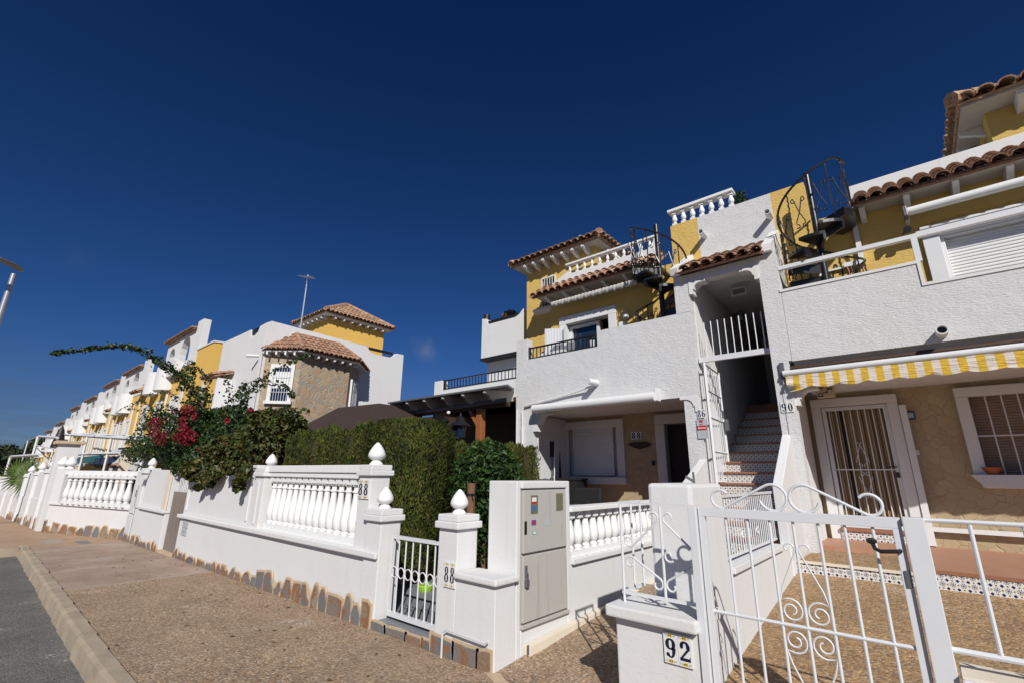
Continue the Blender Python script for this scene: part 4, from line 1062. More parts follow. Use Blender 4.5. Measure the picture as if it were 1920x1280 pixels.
obj('end_ornament', MB().tube(spiral((-1.46, 3.43, 1.06), .012, .042, 0, 5.4, EX, EZ, 16), .008), METALW, t, True)
number_sign('92', -1.505, -1.315, .425, .605, 3.348, 'large blue 92 on white flowered tiles under the coping, lower right')
# gate 92
t = thing('metal_gate', 'wide white iron gate with curled scrolls on top and heart scrolls between its bars', 'gate', (-.7, 3.4, .05))
gy = 3.38
fr = MB().box((-1.205, gy-.02, 1.345), (-.135, gy+.02, 1.40)).box((-1.205, gy-.02, .12), (-1.165, gy+.02, 1.345)).box((-.175, gy-.02, .12), (-.135, gy+.02, 1.345)).box((-1.165, gy-.02, .12), (-.175, gy+.02, .165))
obj('frame', fr, METALW, t, bevel=.003)
zm = at(1440, 1163, 'y', gy).z
obj('middle_rail', MB().tube([(-1.165, gy, zm), (-.175, gy, zm)], .0105, 8), METALW, t, True)
bx = [at(p, 985, 'y', gy).x for p in (1362, 1402, 1443, 1486, 1532, 1581, 1635)]
bx = [bx[0]+(bx[-1]-bx[0])*i/6 for i in range(7)]
for x in bx: obj('bar', MB().tube([(x, gy, .165), (x, gy, 1.345)], .0085, 8), METALW, t, True)
cxm = bx[3]; gp = bx[1]-bx[0]
for sg in (-1, 1):
    # lyre scrolls above and below the middle rail
    for up_ in (1, -1):
        c = Vector((cxm+sg*gp*.55, gy, zm+up_*.078)); pts = spiral(c, .018, .064, (pi if sg > 0 else 0)+sg*up_*pi*.4, (pi if sg > 0 else 0)+sg*up_*(pi*.4)+sg*up_*pi*-3.0, EX, EZ, 40)
        e_ = pts[-1]
        hh = .30
        tip = Vector((cxm+sg*.012, gy, zm+up_*(.10+hh)))
        pts += [Vector((cxm+sg*(gp*.95), gy, zm+up_*.13)), Vector((cxm+sg*(gp*.80), gy, zm+up_*.20)), tip]
        cc = Vector((cxm+sg*.045, gy, zm+up_*(.10+hh+.018)))
        pts += spiral(cc, .034, .014, (pi if sg > 0 else 0), (pi if sg > 0 else 0)-sg*up_*4.2, EX, EZ, 16)
        obj('heart_scroll', MB().tube(pts, .0055, 6), METALW, t, True)
    # curls on the top rail
    ox = at(1481, 960, 'y', gy).x
    r1_, r2_ = .078, .056; uc, zc, u2, z2 = .085, .078, .40, .058
    D_ = sqrt((u2-uc)**2+(z2-zc)**2); th = atan2(z2-zc, u2-uc)+math.acos((r1_+r2_)/D_)
    ar = [radians(-15)+(th-2*pi-radians(-15))*k/26 for k in range(27)]
    uv = [(uc+cos(a)*r1_, zc+sin(a)*r1_) for a in ar]
    a2_ = th+pi-2*pi; uv += [(u2+cos(a2_+(radians(140)-a2_)*k/20)*r2_, z2+sin(a2_+(radians(140)-a2_)*k/20)*r2_) for k in range(21)]
    pts = [Vector((ox+sg*u_, gy, 1.402+w_)) for u_, w_ in uv]
    obj('top_scroll', MB().tube(pts, .0085, 8), METALW, t, True)
hd = MB().tube([(-.16, gy-.02, 1.235), (-.16, gy-.06, 1.235), (-.17, gy-.065, 1.235), (-.24, gy-.065, 1.228), (-.262, gy-.062, 1.24), (-.27, gy-.06, 1.268)], .011, 8)
hd.lathe((-.272, gy-.06, 1.262), [(.012, 0), (.024, .008), (.026, .02), (.012, .03)], 10)
obj('handle', hd, IRON, t, True)
obj('lock', MB().box((-.160, gy-.027, 1.06), (-.137, gy-.019, 1.14)), BRONZE, t)
for nm, x0, x1, lb_ in (('gate_post', -1.265, -1.212, 'square white metal post between the scroll panel and the wide gate'), ('gate_post', -.125, -.035, 'square white metal post with the lock side of the wide gate against it')):
    solo(nm, MB().box((x0, gy-.045, 0), (x1, gy+.045, 1.405)), METALW, lb_, 'post', bevel=.004)
# fence to the right
t = thing('metal_fence', 'white railing of widely spaced bars right of the gate, on a low coped wall', 'fence', (1.5, 3.4, .7))
obj('rails', MB().tube([(-.035, gy, 1.395), (5, gy, 1.395)], .011, 8).tube([(-.035, gy, .80), (5, gy, .80)], .014, 8), METALW, t, True)
for i in range(24): obj('bar', MB().tube([(.135+i*.19, gy, .80), (.135+i*.19, gy, 1.385)], .0095, 8), METALW, t, True)
t = thing('garden_wall', 'white coped wall under the widely spaced railing at the right edge', 'wall', (2.5, 3.45, 0))
obj('wall_body', MB().box((-.01, 3.33, 0), (5, 3.56, .645)), WHITE, t, bevel=.01)
obj('coping', MB().box((-.025, 3.27, .645), (5, 3.60, .70)), MORTAR if False else WHITE, t, bevel=.012)
obj('coping_tile', MB().box((-.02, 3.30, .701), (5, 3.52, .715)), CREAM, t)

# ================================================================ signs on the houses
number_sign('86', -2.72, -2.58, 2.545, 2.69, 7.998, 'small tiles numbered 86 on the left of the staircase', deco=False)
number_sign('90', -1.465, -1.295, 2.545, 2.69, 7.997, 'small tiles numbered 90 on the pillar right of the staircase', deco=False)
s8 = number_sign('88', -4.74, -4.50, 2.37, 2.53, 9.596, 'dim tiles numbered 88 on the stone porch wall beside the dark door', deco=False)
al = thing('alarm_sign', 'grey and red alarm notice on the wall below the number 86', 'sign', (-2.66, 8.0, 2.2))
b0 = obj('board', MB().box((-2.745, 7.985, 2.21), (-2.585, 7.999, 2.525)), GREYP, al)
obj('red_band', MB().box((-2.742, 7.981, 2.345), (-2.588, 7.9845, 2.42)), REDP, b0); obj('red_logo', MB().box((-2.70, 7.981, 2.475), (-2.64, 7.9845, 2.51)), REDP, b0)
text_mesh('lettering', 'Alarma', .045, TILEG, b0, (-2.665, 7.980, 2.383), (1, 0, 0), (0, 0, 1), .001)
text_mesh('script_lettering', 'garf', .04, REDP, b0, (-2.665, 7.980, 2.446), (1, 0, 0), (0, 0, 1))
text_mesh('small_print', '- i :', .035, BLUEP, b0, (-2.665, 7.980, 2.27), (1, 0, 0), (0, 0, 1))
bs = thing('box_sign', 'small square box sign with dark letters D L S above the barred front door', 'sign', (-1.02, 9.4, 2.96))
b0 = obj('box', MB().box((-1.01, 8.27, 2.765), (-.79, 8.38, 2.945)), BEIGEB, bs, bevel=.004)
for ch, x, z, a in (('D', -.96, 2.80, .35), ('L', -.90, 2.84, .35), ('S', -.84, 2.885, .35)):
    text_mesh('letter', ch, .085, BLACK, b0, (x, 8.267, z), (0, 0, 1), (-1, 0, 0), .003)
obj('faded_mark', MB().add([(-.98, 8.268, 2.89), (-.91, 8.268, 2.89), (-.92, 8.268, 2.92), (-.97, 8.268, 2.92)], [(0, 1, 2, 3)]), TERRA_POT, b0)
ps_ = thing('name_plate', 'small dark blue glazed plate on the stone wall right of the barred door', 'sign', (.01, 9.6, 2.49))
b0 = obj('plate', MB().box((-.05, 9.58, 2.49), (.07, 9.599, 2.63)), BLUESIGN, ps_, bevel=.01)
obj('pale_centre', MB().box((-.03, 9.576, 2.52), (.05, 9.5795, 2.60)), GREYP, b0)
solo('light_switch', MB().box((-.05, 9.585, 1.96), (.02, 9.599, 2.03)), TILEG, 'little white switch plate on the stone wall under the blue plate', 'switch', bevel=.003)
br_ = MB().prism([(-4.84, 9.59, 2.27), (-4.70, 9.59, 2.31), (-4.40, 9.59, 2.31), (-4.26, 9.59, 2.25), (-4.40, 9.59, 2.19), (-4.55, 9.59, 2.16), (-4.70, 9.59, 2.20)], (0, -.02, 0))
solo('wooden_plaque', br_, WOODD, 'dark carved wooden plaque under the porch number 88', 'plaque')
c = at(1224, 867, 'y', 9.55)
solo('wall_bell', MB().box((c.x-.03, 9.56, c.z-.05), (c.x+.03, 9.599, c.z+.05)), BLACK, 'small dark bell push on the porch stone wall beside the door', 'bell', bevel=.006)
c = at(1862, 882, 'y', 9.5)
solo('flower_pot', MB().lathe((c.x, 9.52, 1.672), [(.06, 0), (.11, .09), (.115, .10), (.10, .10)], 14), TERRA_POT, 'shallow terracotta pot on the sill of the barred window', 'pot', smooth=True)

# ================================================================ awnings
t = thing('striped_awning', 'yellow and cream striped awning rolled in above the porch of the right house', 'awning', (1, 7.95, 3.1))
obj('front_bar', MB().tube([(-1.36, 7.94, 3.12), (5, 7.94, 3.12)], .045, 12), METALW, t, True)
obj('roller', MB().tube([(-1.33, 8.05, 3.20), (5, 8.05, 3.20)], .045, 12), WOODD, t, True)
obj('end_bracket', MB().box((-1.40, 7.96, 3.0), (-1.34, 8.12, 3.30)), BRONZE, t)
vb = MB(); n = 330; x0, x1 = -1.34, 5.0; vs = []
rows = 7
for i in range(n+1):
    x = x0+(x1-x0)*i/n; sc = abs(sin(pi*(x-x0)/.33)); zb_ = 2.895-.030*sc; 
    dr_ = max(0, 1-(x-x0)/.22)
    zb_ -= .06*dr_
    for j in range(rows+1):
        f_ = j/rows; z = 3.085+(zb_-3.085)*f_
        vs.append((x+.03*dr_*f_, 7.925+.022*sin(x*21+j*.9)*f_+.008*sin(j*2.6+x*6)-.02*f_+.10*dr_*f_*sin(f_*9), z))
fs = [(i*(rows+1)+j, (i+1)*(rows+1)+j, (i+1)*(rows+1)+j+1, i*(rows+1)+j+1) for i in range(n) for j in range(rows)]
vb.add(vs, fs); obj('valance', vb, STRIPE, t, 'all')
obj('pull_cord', MB().tube([(-1.37, 7.95, 3.0), (-1.38, 7.97, 2.2), (-1.385, 7.975, 1.2)], .004, 5), METALW, t)
t = thing('rolled_awning', 'white rolled awning in its tube on the right house, over the roller shutter', 'awning', (2, 8.55, 5.5))
a = at(1700, 394, 'y', 8.5)
obj('tube', MB().tube([(a.x, 8.5, a.z-.035), (5, 8.5, a.z-.035)], .062, 16), PVC, t, True)
obj('end_cap', MB().box((a.x-.05, 8.42, a.z-.12), (a.x, 8.6, a.z+.04)), BRONZE, t, bevel=.01); obj('wall_arm', MB().box((a.x-.03, 8.6, a.z-.1), (a.x+.02, 8.85, a.z-.04)), METALW, t)
t = thing('rolled_awning', 'grey crumpled awning rolled under the tiled canopy of the middle house', 'awning', (-5, 8.5, 5.5))
a = at(1036, 570, 'y', 8.55); b2 = at(1195, 530, 'y', 8.55)
obj('tube', MB().tube([(a.x, 8.55, a.z), (b2.x, 8.55, a.z)], .035, 10), METALW, t, True)
cz = MB(); vs = []; n = 90
for i in range(n+1):
    x = a.x+(b2.x-a.x)*i/n
    for j, (dy, dz) in enumerate(((-.05, .03), (-.08, -.01), (-.07, -.06), (-.04, -.09))):
        vs.append((x, 8.55+dy+.012*sin(i*1.7+j), a.z+dz+.008*sin(i*.9)*(j > 1)+.006*sin(i*2.3+j)))
cz.add(vs, [(i*4+j, (i+1)*4+j, (i+1)*4+j+1, i*4+j+1) for i in range(n) for j in range(3)])
obj('cloth', cz, plain('faded_grey_cloth', (.50, .48, .45), .9, var=.3, scale=12), t, 'all')
t = thing('cassette_awning', 'white closed cassette awning over the porch of the middle house', 'awning', (-4.8, 7.85, 3.0))
a = at(1000, 766, 'y', 7.82); b2 = at(1228, 740, 'y', 7.82)
cs = [(7.82+cos(q)*.085*(1 if cos(q) < 0 else 1.5), a.z+sin(q)*.085) for q in [2*pi*k/16 for k in range(16)]]
obj('cassette', MB().prism([(a.x, yy, zz) for yy, zz in cs], (b2.x-a.x, 0, 0)), PVC, t, smooth=True)
obj('end_plate', MB().box((b2.x, 7.80, a.z-.07), (b2.x+.03, 8.0, a.z+.16)), METALW, t, bevel=.01)
obj('end_plate', MB().box((a.x-.03, 7.80, a.z-.09), (a.x, 8.0, a.z+.08)), METALW, t, bevel=.01)
obj('wall_mount', MB().box((a.x+.3, 7.92, a.z-.03), (b2.x-.1, 7.998, a.z+.07)), METALW, t)
dp = MB().tube([(-4.66, 7.9, 3.30), (-5.3, 7.95, 3.20), (-6.46, 7.95, 3.06), (-6.50, 7.95, 2.95), (-6.50, 7.96, 2.6)], .022, 8)
solo('drain_pipe', dp, PVC, 'thin white drain pipe slanting from the spout across the middle house', 'pipe', smooth=True)

# ================================================================ spiral staircases
def spiral_stair(name, label, cx, cy, z0, z1, a_top, sense, group, rad=.50):
    """a_top: angle (deg) where the platform starts; sense=+1 climbs counter-clockwise seen from above"""
    t = thing(name, label, 'staircase', (cx, cy, z0), group)
    C = Vector((cx, cy, 0))
    pole_top = z1+.97
    obj('pole', MB().tube([(cx, cy, z0), (cx, cy, pole_top)], .05, 14), IRON, t, True)
    step = 34; nt_ = int((z1-z0)/.185); dz = (z1-z0)/(nt_+1)
    def P(ang, r_, z):
        q = radians(ang); yy = cy+sin(q)*r_
        if z < 4.62: yy = max(yy, 8.25)      # inside the parapet
        return Vector((cx+cos(q)*r_, min(yy, 8.84), z))
    def wedge(mb, a, b_, z, th=.03, r1=rad):
        k = 5; top = [P(a, .05, z)]+[P(a+(b_-a)*i/k, r1, z) for i in range(k+1)]+[P(b_, .05, z)]
        return mb.prism(top, (0, 0, -th))
    # platform joins the roof terrace
    pf_ = MB(); wedge(pf_, a_top, a_top+sense*95, z1, .13, rad*1.08); pf_.box((cx-.05, cy, z1-.05), (cx+sense*0+.05, cy+.45, z1))
    obj('platform', pf_, IRON, t)
    for i in range(nt_):
        a = a_top-sense*step*(i+.0); z = z1-dz*(i+1)
        tr_m = MB(); wedge(tr_m, a, a-sense*(step+9), z, .05); wedge(tr_m, a, a-sense*4, z-.05, .10)
        obj('tread', tr_m, IRON, t)
    # hand rail and twisted bars
    pts = []
    for k in range(-5, nt_*4+1):
        a = a_top-sense*step*k/4; z = z1-dz*max(0, k/4)+.90
        pts.append(P(a, rad*1.05, z))
    obj('handrail', MB().tube(pts, .019, 7), IRON, t, True)
    for k in range(-2, nt_):
        a = a_top-sense*step*(k+.45); z = z1-dz*max(0, k+.5)
        nn_ = 26; hel = []
        for q in range(nn_+1):
            f_ = q/nn_; p = P(a, rad*1.03, z-.02+f_*.91); s_ = .006
            hel.append(p+Vector((cos(f_*60)*s_, sin(f_*60)*s_, 0)))
        obj('twisted_bar', MB().tube(hel, .0115, 5), IRON, t, True)
        am = a-sense*step*.5; zm_ = z-dz*.5
        e_ = (P(am+2, rad, 0)-P(am-2, rad, 0)).normalized()
        sc_ = MB()
        for sg in (1, -1):
            c0 = P(am, rad*1.03, zm_+.62)+e_*(sg*.055); pts2 = spiral(c0, .012, .05, 0 if sg < 0 else pi, (0 if sg < 0 else pi)+sg*4.6, e_, EZ, 14)
            pts2 += [P(am, rad*1.03, zm_+.40)]; c1 = P(am, rad*1.03, zm_+.16)+e_*(-sg*.055)
            pts2 += [P(am, rad*1.03, zm_+.24)-e_*sg*.06] + spiral(c1, .045, .015, pi/2, pi/2-sg*4, e_, EZ, 10)
            sc_.tube(pts2, .009, 5)
        obj('scroll', sc_, IRON, t, True)
    return t
spiral_stair('spiral_staircase', 'black iron spiral staircase with scroll railings on the terrace of the right house', -.64, 8.42, 3.25, 5.62, -40, 1, 'black spiral staircases')
spiral_stair('spiral_staircase', 'black iron spiral staircase on the middle terrace, left of the tiled stairwell canopy', -3.33, 8.42, 3.1, 5.62, 220, -1, 'black spiral staircases')
# things on the terraces
rk = thing('hanger_rack', 'row of coloured tool handles hanging under the white gutter on the yellow wall', 'rack', (-.25, 8.75, 4.9))
for i, (mt, h) in enumerate(((REDP, .30), (BLACK, .34), (BLUEP, .36), (TEAL, .30), (NAVY, .28), (REDP, .34))):
    x = -.36+i*.045; ob = MB().tube([(x, 8.74, 4.89), (x+.012, 8.73, 4.80), (x+.02, 8.72, 4.89-h)], .008, 6); obj('handle', ob, mt, rk)
sl_ = thing('wall_spotlight', 'small black spotlight on the yellow wall above the roller shutter', 'lamp', (.42, 8.7, 5.2))
c = at(1697, 431, 'y', 8.7)
obj('head', MB().tube([c, c+Vector((.02, -.10, -.05))], [.03, .055], 10), IRON, sl_); obj('bracket', MB().tube([c, c+Vector((-.02, .14, 0))], .012, 6), IRON, sl_)
c = at(1173, 590, 'y', 8.78)
wl = thing('wall_lamp', 'ornate white wall lamp on the yellow wall by the terrace door', 'lamp', c)
obj('shade', MB().lathe(c+Vector((.02, -.04, -.12)), [(.03, 0), (.06, .02), (.065, .1), (.03, .14)], 12), METALW, wl, True); obj('arm', MB().tube(spiral(c+Vector((0, 0, .06)), .02, .06, 0, 5, EX, EZ, 14), .007), METALW, wl, True)
ac = thing('box_unit', 'white round-cornered box on the yellow wall beside the black stair', 'box', (-4.2, 8.75, 4.5))
obj('box', MB().box((-4.45, 8.7, 4.52), (-4.28, 8.848, 4.78)), PVC, ac, bevel=.02)
sf = thing('terrace_sofa', 'terrace sofa with dark grey back cushions behind the iron rail', 'sofa', (-6.0, 8.5, 3.15))
for i in range(4): obj('cushion', MB().prism([(-6.38+i*.21, 8.62, 4.36), (-6.19+i*.21, 8.62, 4.34), (-6.21+i*.21, 8.72, 4.56), (-6.40+i*.21, 8.72, 4.58)], (0, .07, 0)), CUSH, sf, bevel=.02)
obj('frame', MB().box((-6.40, 8.45, 4.28), (-5.7, 8.8, 4.345)), METALW, sf, bevel=.01); obj('seat', MB().box((-6.35, 8.3, 3.3), (-5.75, 8.8, 4.2)), SOFA, sf)
pl_ = thing('metal_pot', 'pale bucket hanging on the iron balcony rail', 'pot', (-4.75, 8.03, 4.2))
obj('pot', MB().lathe((-4.78, 8.15, 4.13), [(.045, 0), (.06, .16), (.062, .17)], 14), METALW, pl_, True); obj('plant', leaves(MB(), crown_pts((-4.78, 8.15, 4.34), .06, .05, .04, .1), 60, .04), LEAFC, pl_)

# ================================================================ things on the middle porch
def armchair(c, label):
    t = thing('armchair', label, 'armchair', c, None); x, y, z = c
    obj('seat', MB().box((x-.32, y-.32, z+.22), (x+.32, y+.30, z+.42)), SOFA, t, bevel=.03)
    obj('cushion', MB().box((x-.25, y-.30, z+.42), (x+.25, y+.2, z+.52)), CUSH, t, bevel=.03)
    obj('backrest', MB().prism([(x-.34, y+.22, z+.2), (x+.34, y+.22, z+.2), (x+.32, y+.30, z+.85), (x-.32, y+.30, z+.85)], (0, .09, .0)), SOFA, t, bevel=.03)
    for sg in (-1, 1): obj('armrest', MB().box((x+sg*.34-.06, y-.34, z+.2), (x+sg*.34+.06, y+.3, z+.62)), SOFA, t, bevel=.025)
    for sx in (-1, 1):
        for sy in (-1, 1): obj('leg', MB().box((x+sx*.28-.025, y+sy*.26-.025, z), (x+sx*.28+.025, y+sy*.26+.025, z+.22)), SOFA, t)
c = at(1088, 945, 'y', 8.6)
armchair((c.x, 8.6, .5), 'black wicker armchair in the shade on the middle porch')
t = thing('broom', 'two mops leaning in the corner of the middle porch', 'mop', (-6.3, 9.0, .5))
t['label'] = 'long-handled mop leaning in the corner of the middle porch'
for i, (xx, a_) in enumerate(((-6.22, .12),)):
    obj('handle', MB().tube([(xx, 8.7, .7), (xx-a_, 8.95, 2.35)], .012, 6), METALW, t); obj('head', MB().lathe((xx, 8.7, .5), [(.12, 0), (.1, .12), (.03, .24)], 10), GREYP, t)
t = thing('broom', 'dark broom standing upside down beside the mop on the porch', 'broom', (-6.3, 9.0, .5))
obj('handle', MB().tube([(-6.34, 8.8, .6), (-6.42, 8.95, 2.2)], .012, 6), BRONZE, t); obj('head', MB().box((-6.5, 8.9, 2.0), (-6.38, 9.0, 2.35)), BLACK, t, bevel=.02)
t = thing('closed_parasol', 'closed dark parasol standing against the porch stone wall', 'parasol', (-6.35, 9.3, .5))
obj('cover', MB().lathe((-6.52, 9.3, .9), [(.06, 0), (.10, .3), (.07, 1.3), (.02, 1.6)], 12), BLACK, t, True); obj('pole', MB().tube([(-6.52, 9.3, .5), (-6.52, 9.3, 2.75)], .018), BLACK, t)
bb = thing('barbecue', 'round grey barbecue lid behind the white pier', 'barbecue', (-5.2, 7.3, .5))
c = at(1022, 897, 'y', 7.0)
obj('lid', MB().lathe((c.x, 7.0, c.z-.22), [(.26, 0), (.27, .05), (.22, .15), (.12, .21), (.01, .23)], 20), BRONZE, bb, 'all'); obj('bowl', MB().lathe((c.x, 7.0, c.z-.45), [(.05, 0), (.2, .08), (.26, .22)], 20), BLACK, bb, 'all'); obj('leg', MB().tube([(c.x, 7.0, .5), (c.x, 7.0, c.z-.44)], .02), BRONZE, bb)
bx_ = thing('storage_box', 'dark storage crate on the middle porch under the mops', 'box', (-6.0, 8.3, .5))
obj('crate', MB().box((-6.42, 8.9, .5), (-5.75, 9.35, 1.5)), BLACK, bx_, bevel=.02); obj('lid', MB().box((-6.44, 8.88, 1.5), (-5.73, 9.37, 1.54)), BLACK, bx_)
# ================================================================ neighbouring house with pergola (left of the middle house)
h84 = thing('terraced_house', 'plain white house set back behind the wooden pergola, with black iron balcony rail', 'house', (-8.5, 9.5, 0))
fw = MB().box((-9.62, 8.02, 0), (-9.32, 8.22, 3.99)).box((-9.32, 8.02, 3.3), (-6.73, 8.22, 3.72)).box((-9.62, 8.22, 3.2), (-6.73, 9.6, 3.35)).box((-9.62, 8.22, 3.35), (-9.45, 10, 3.72))
obj('front_wall', fw, WHITE, h84)
rl = MB().box((-9.32, 8.08, 3.97), (-6.73, 8.12, 4.0)).box((-9.32, 8.08, 3.75), (-6.73, 8.12, 3.775)).box((-9.34, 8.07, 3.72), (-9.30, 8.13, 4.02))
for i in range(23): rl.box((-9.25+i*.11, 8.09, 3.775), (-9.235+i*.11, 8.105, 3.97))
obj('balcony_rail', rl, IRON, h84)
uw = MB().prism([(-9.30, 9.45, 4.86), (-7.71, 9.45, 4.86), (-7.71, 9.45, 6.05), (-7.85, 9.45, 5.92), (-8.0, 9.45, 5.86), (-9.0, 9.45, 5.86), (-9.08, 9.45, 5.90), (-9.13, 9.45, 6.05), (-9.30, 9.45, 6.08)], (0, .2, 0))
uw.box((-9.28, 9.65, 4.86), (-9.1, 14, 5.8))
obj('upper_wall', uw, WHITE, h84)
obj('recessed_wall', wall_holes(-9.28, -7.3, 3.35, 4.80, 9.72, 9.9, [(-8.25, -7.85, 3.6, 4.5)]), WHITE, h84)
obj('lower_body', MB().box((-9.62, 9.61, 0), (-6.73, 9.9, 3.34)), STONE_BEIGE, h84)
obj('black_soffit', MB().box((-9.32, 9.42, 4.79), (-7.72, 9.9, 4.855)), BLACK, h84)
g_ = obj('window', MB().box((-8.25, 9.82, 3.6), (-7.85, 9.84, 4.5)), GLASS, h84)
gm = MB()
for i in range(5): gm.box((-8.24+i*.09, 9.69, 3.6), (-8.22+i*.09, 9.71, 4.5))
obj('window_bars', gm, METALW, g_)
rp = MB().box((-9.12, 9.5, 5.90), (-7.86, 9.56, 5.98)).tube([(-9.2, 9.55, 6.05), (-9.2, 9.55, 6.2)], .10, 12)
obj('roof_rail', rp, BLACK, h84)
solo('roof_plant', leaves(MB(), crown_pts((-8.45, 9.7, 6.1), .28, .15, .14, .1), 300, .09), mk_tile('dry_leaves', [(.16, .10, .05), (.10, .08, .04), (.20, .13, .07)]), 'dry brown plant on the black roof rail of the plain white house', 'plant')
# pergola
pg = thing('pergola', 'dark wooden pergola with carved rafter ends and orange posts, behind the hedge', 'pergola', (-8.5, 8, 0))
obj('roof_sheet', MB().add([(-10.25, 7.02, 3.33), (-6.12, 7.02, 3.33), (-6.76, 7.98, 3.45), (-10.25, 7.98, 3.45), (-10.25, 7.02, 3.37), (-6.12, 7.02, 3.37), (-6.76, 7.98, 3.49), (-10.25, 7.98, 3.49)], [(3, 2, 1, 0), (4, 5, 6, 7), (0, 1, 5, 4), (1, 2, 6, 5), (2, 3, 7, 6), (3, 0, 4, 7)]), BRONZE, pg)
for i in range(6):
    x = -10.2+i*.67; pr_ = [(x, 7.05, 3.33), (x, 7.05, 3.27), (x, 7.16, 3.23), (x, 7.22, 3.16), (x, 7.34, 3.12), (x, 7.97, 3.2), (x, 7.97, 3.44)]
    obj('rafter', MB().prism(pr_, (.07, 0, 0)), plain('white_rafter', (.42, .39, .36), .7) if i == 0 else bpy.data.materials['white_rafter'], pg)
obj('front_beam', MB().box((-10.3, 7.45, 3.02), (-6.55, 7.6, 3.14)), WOODD, pg); obj('gutter', MB().tube([(-10.35, 7.40, 3.08), (-6.45, 7.40, 3.13)], .05, 10), BRONZE, pg, True)
for x in (-7.36, -9.6):
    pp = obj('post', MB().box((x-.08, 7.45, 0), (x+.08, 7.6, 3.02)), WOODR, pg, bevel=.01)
    obj('brace', MB().prism([(x-.08, 7.48, 2.62), (x-.08, 7.48, 2.74), (x-.28, 7.48, 3.0), (x-.38, 7.48, 3.0)], (0, .08, 0)), WOODR, pp)
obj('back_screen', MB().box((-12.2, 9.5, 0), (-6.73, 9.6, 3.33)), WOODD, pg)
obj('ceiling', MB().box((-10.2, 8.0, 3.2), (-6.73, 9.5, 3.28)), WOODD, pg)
c = at(863, 798, 'y', 6.9); lantern('hanging_lantern', 'large black lantern hanging under the wooden pergola', c, .24, IRON)
c = at(834, 790, 'y', 7.1); lantern('hanging_lantern', 'smaller black lantern hanging left of the large one under the pergola', c, .12, IRON)
c = at(841, 773, 'y', 7.0); solo('globe_lamp', MB().lathe(c-Vector((0, 0, .04)), [(.01, 0), (.035, .015), (.045, .04), (.035, .07), (.01, .08)], 12), PVC, 'tiny white globe lamp under the pergola beam', 'lamp', smooth=True)
# gazebo
gz_ = thing('gazebo', 'brown canvas gazebo roof rising behind the clipped hedge', 'gazebo', (-10.6, 6.5, 0))
rb = MB(); e = [(-12.8, 5.6, 2.52), (-8.35, 5.6, 2.50), (-8.35, 7.6, 2.50), (-12.8, 7.6, 2.52)]; tp = [(-11.6, 6.4, 3.27), (-9.7, 6.4, 3.22), (-9.7, 6.8, 3.22), (-11.6, 6.8, 3.27)]
rb.add(e+tp, [(0, 1, 5, 4), (1, 2, 6, 5), (2, 3, 7, 6), (3, 0, 4, 7), (4, 5, 6, 7)])
rb.box((-12.8, 5.59, 2.34), (-8.35, 5.6, 2.50)); obj('canvas', rb, GAZ, gz_)
for x in (-12.75, -8.4):
    for yy in (5.65, 7.55): obj('leg', MB().box((x-.03, yy-.03, 0), (x+.03, yy+.03, 2.45)), BRONZE, gz_)
# ================================================================ hedges and plants
def hedge_box(mb, x0, x1, y0, y1, z0, z1, dens, size, rnd=.12, faces='xXyYZ'):
    """short upright sprays scattered over the clipped surface"""
    A = {'y': (x1-x0)*(z1-z0), 'Y': (x1-x0)*(z1-z0), 'x': (y1-y0)*(z1-z0), 'X': (y1-y0)*(z1-z0), 'Z': (x1-x0)*(y1-y0)}
    for f_ in faces:
        for _ in range(int(A[f_]*dens)):
            u_, v_ = R.random(), R.random(); d = R.uniform(-.04, .03)
            if f_ == 'y': p = Vector((x0+(x1-x0)*u_, y0-d, z0+(z1-z0)*v_)); nr = -EY
            if f_ == 'Y': p = Vector((x0+(x1-x0)*u_, y1+d, z0+(z1-z0)*v_)); nr = EY
            if f_ == 'x': p = Vector((x0-d, y0+(y1-y0)*u_, z0+(z1-z0)*v_)); nr = -EX
            if f_ == 'X': p = Vector((x1+d, y0+(y1-y0)*u_, z0+(z1-z0)*v_)); nr = EX
            if f_ == 'Z': p = Vector((x0+(x1-x0)*u_, y0+(y1-y0)*v_, z1+d)); nr = EZ
            s1_ = p.x*6.1+p.y*7.3; p += nr*(.045*sin(s1_+1.3*sin(p.z*2.1))+.035*sin(s1_*2.7+p.z*3)+.02*sin(p.z*9+s1_*.7))
            # rounded shoulders
            k = max(0, p.z-(z1-rnd*2))/(rnd*2)
            if f_ != 'Z': p -= nr*(k*k*rnd)
            g_ = (nr*R.uniform(.1, .7)+EZ*R.uniform(.6, 1.4)+Vector((R.gauss(0, .45), R.gauss(0, .45), R.gauss(0, .35)))).normalized()
            L_ = size*R.uniform(.6, 1.5); w_ = g_.cross(nr if abs(g_.dot(nr)) < .95 else EX)
            w_ = (w_+Vector((R.gauss(0, .5), R.gauss(0, .5), R.gauss(0, .5)))).normalized()*L_*.13
            mb.add([p-w_*.6-g_*L_*.3, p+w_*.6-g_*L_*.3, p+w_+g_*L_*.25, p+g_*L_*.75, p-w_+g_*L_*.25], [(0, 1, 2, 3, 4)])
    return mb
t = thing('hedge', 'clipped cypress hedge behind the street balusters, with a taller rounded end by the small gate', 'hedge', (-7.5, 4.3, 0))
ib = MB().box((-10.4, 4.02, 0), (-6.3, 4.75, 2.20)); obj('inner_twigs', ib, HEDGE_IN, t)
obj('foliage', hedge_box(MB(), -10.45, -6.25, 3.97, 4.8, .3, 2.27, 5200, .048, .08, 'yXZ'), HEDGE, t)
t = thing('hedge', 'tall rounded cypress bush at the end of the clipped hedge, nearest the small gate', 'hedge', (-5.4, 4.5, 0))
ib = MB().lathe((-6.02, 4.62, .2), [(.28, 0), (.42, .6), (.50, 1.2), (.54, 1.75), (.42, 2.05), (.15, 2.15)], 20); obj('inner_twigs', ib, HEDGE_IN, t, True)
fm = MB()
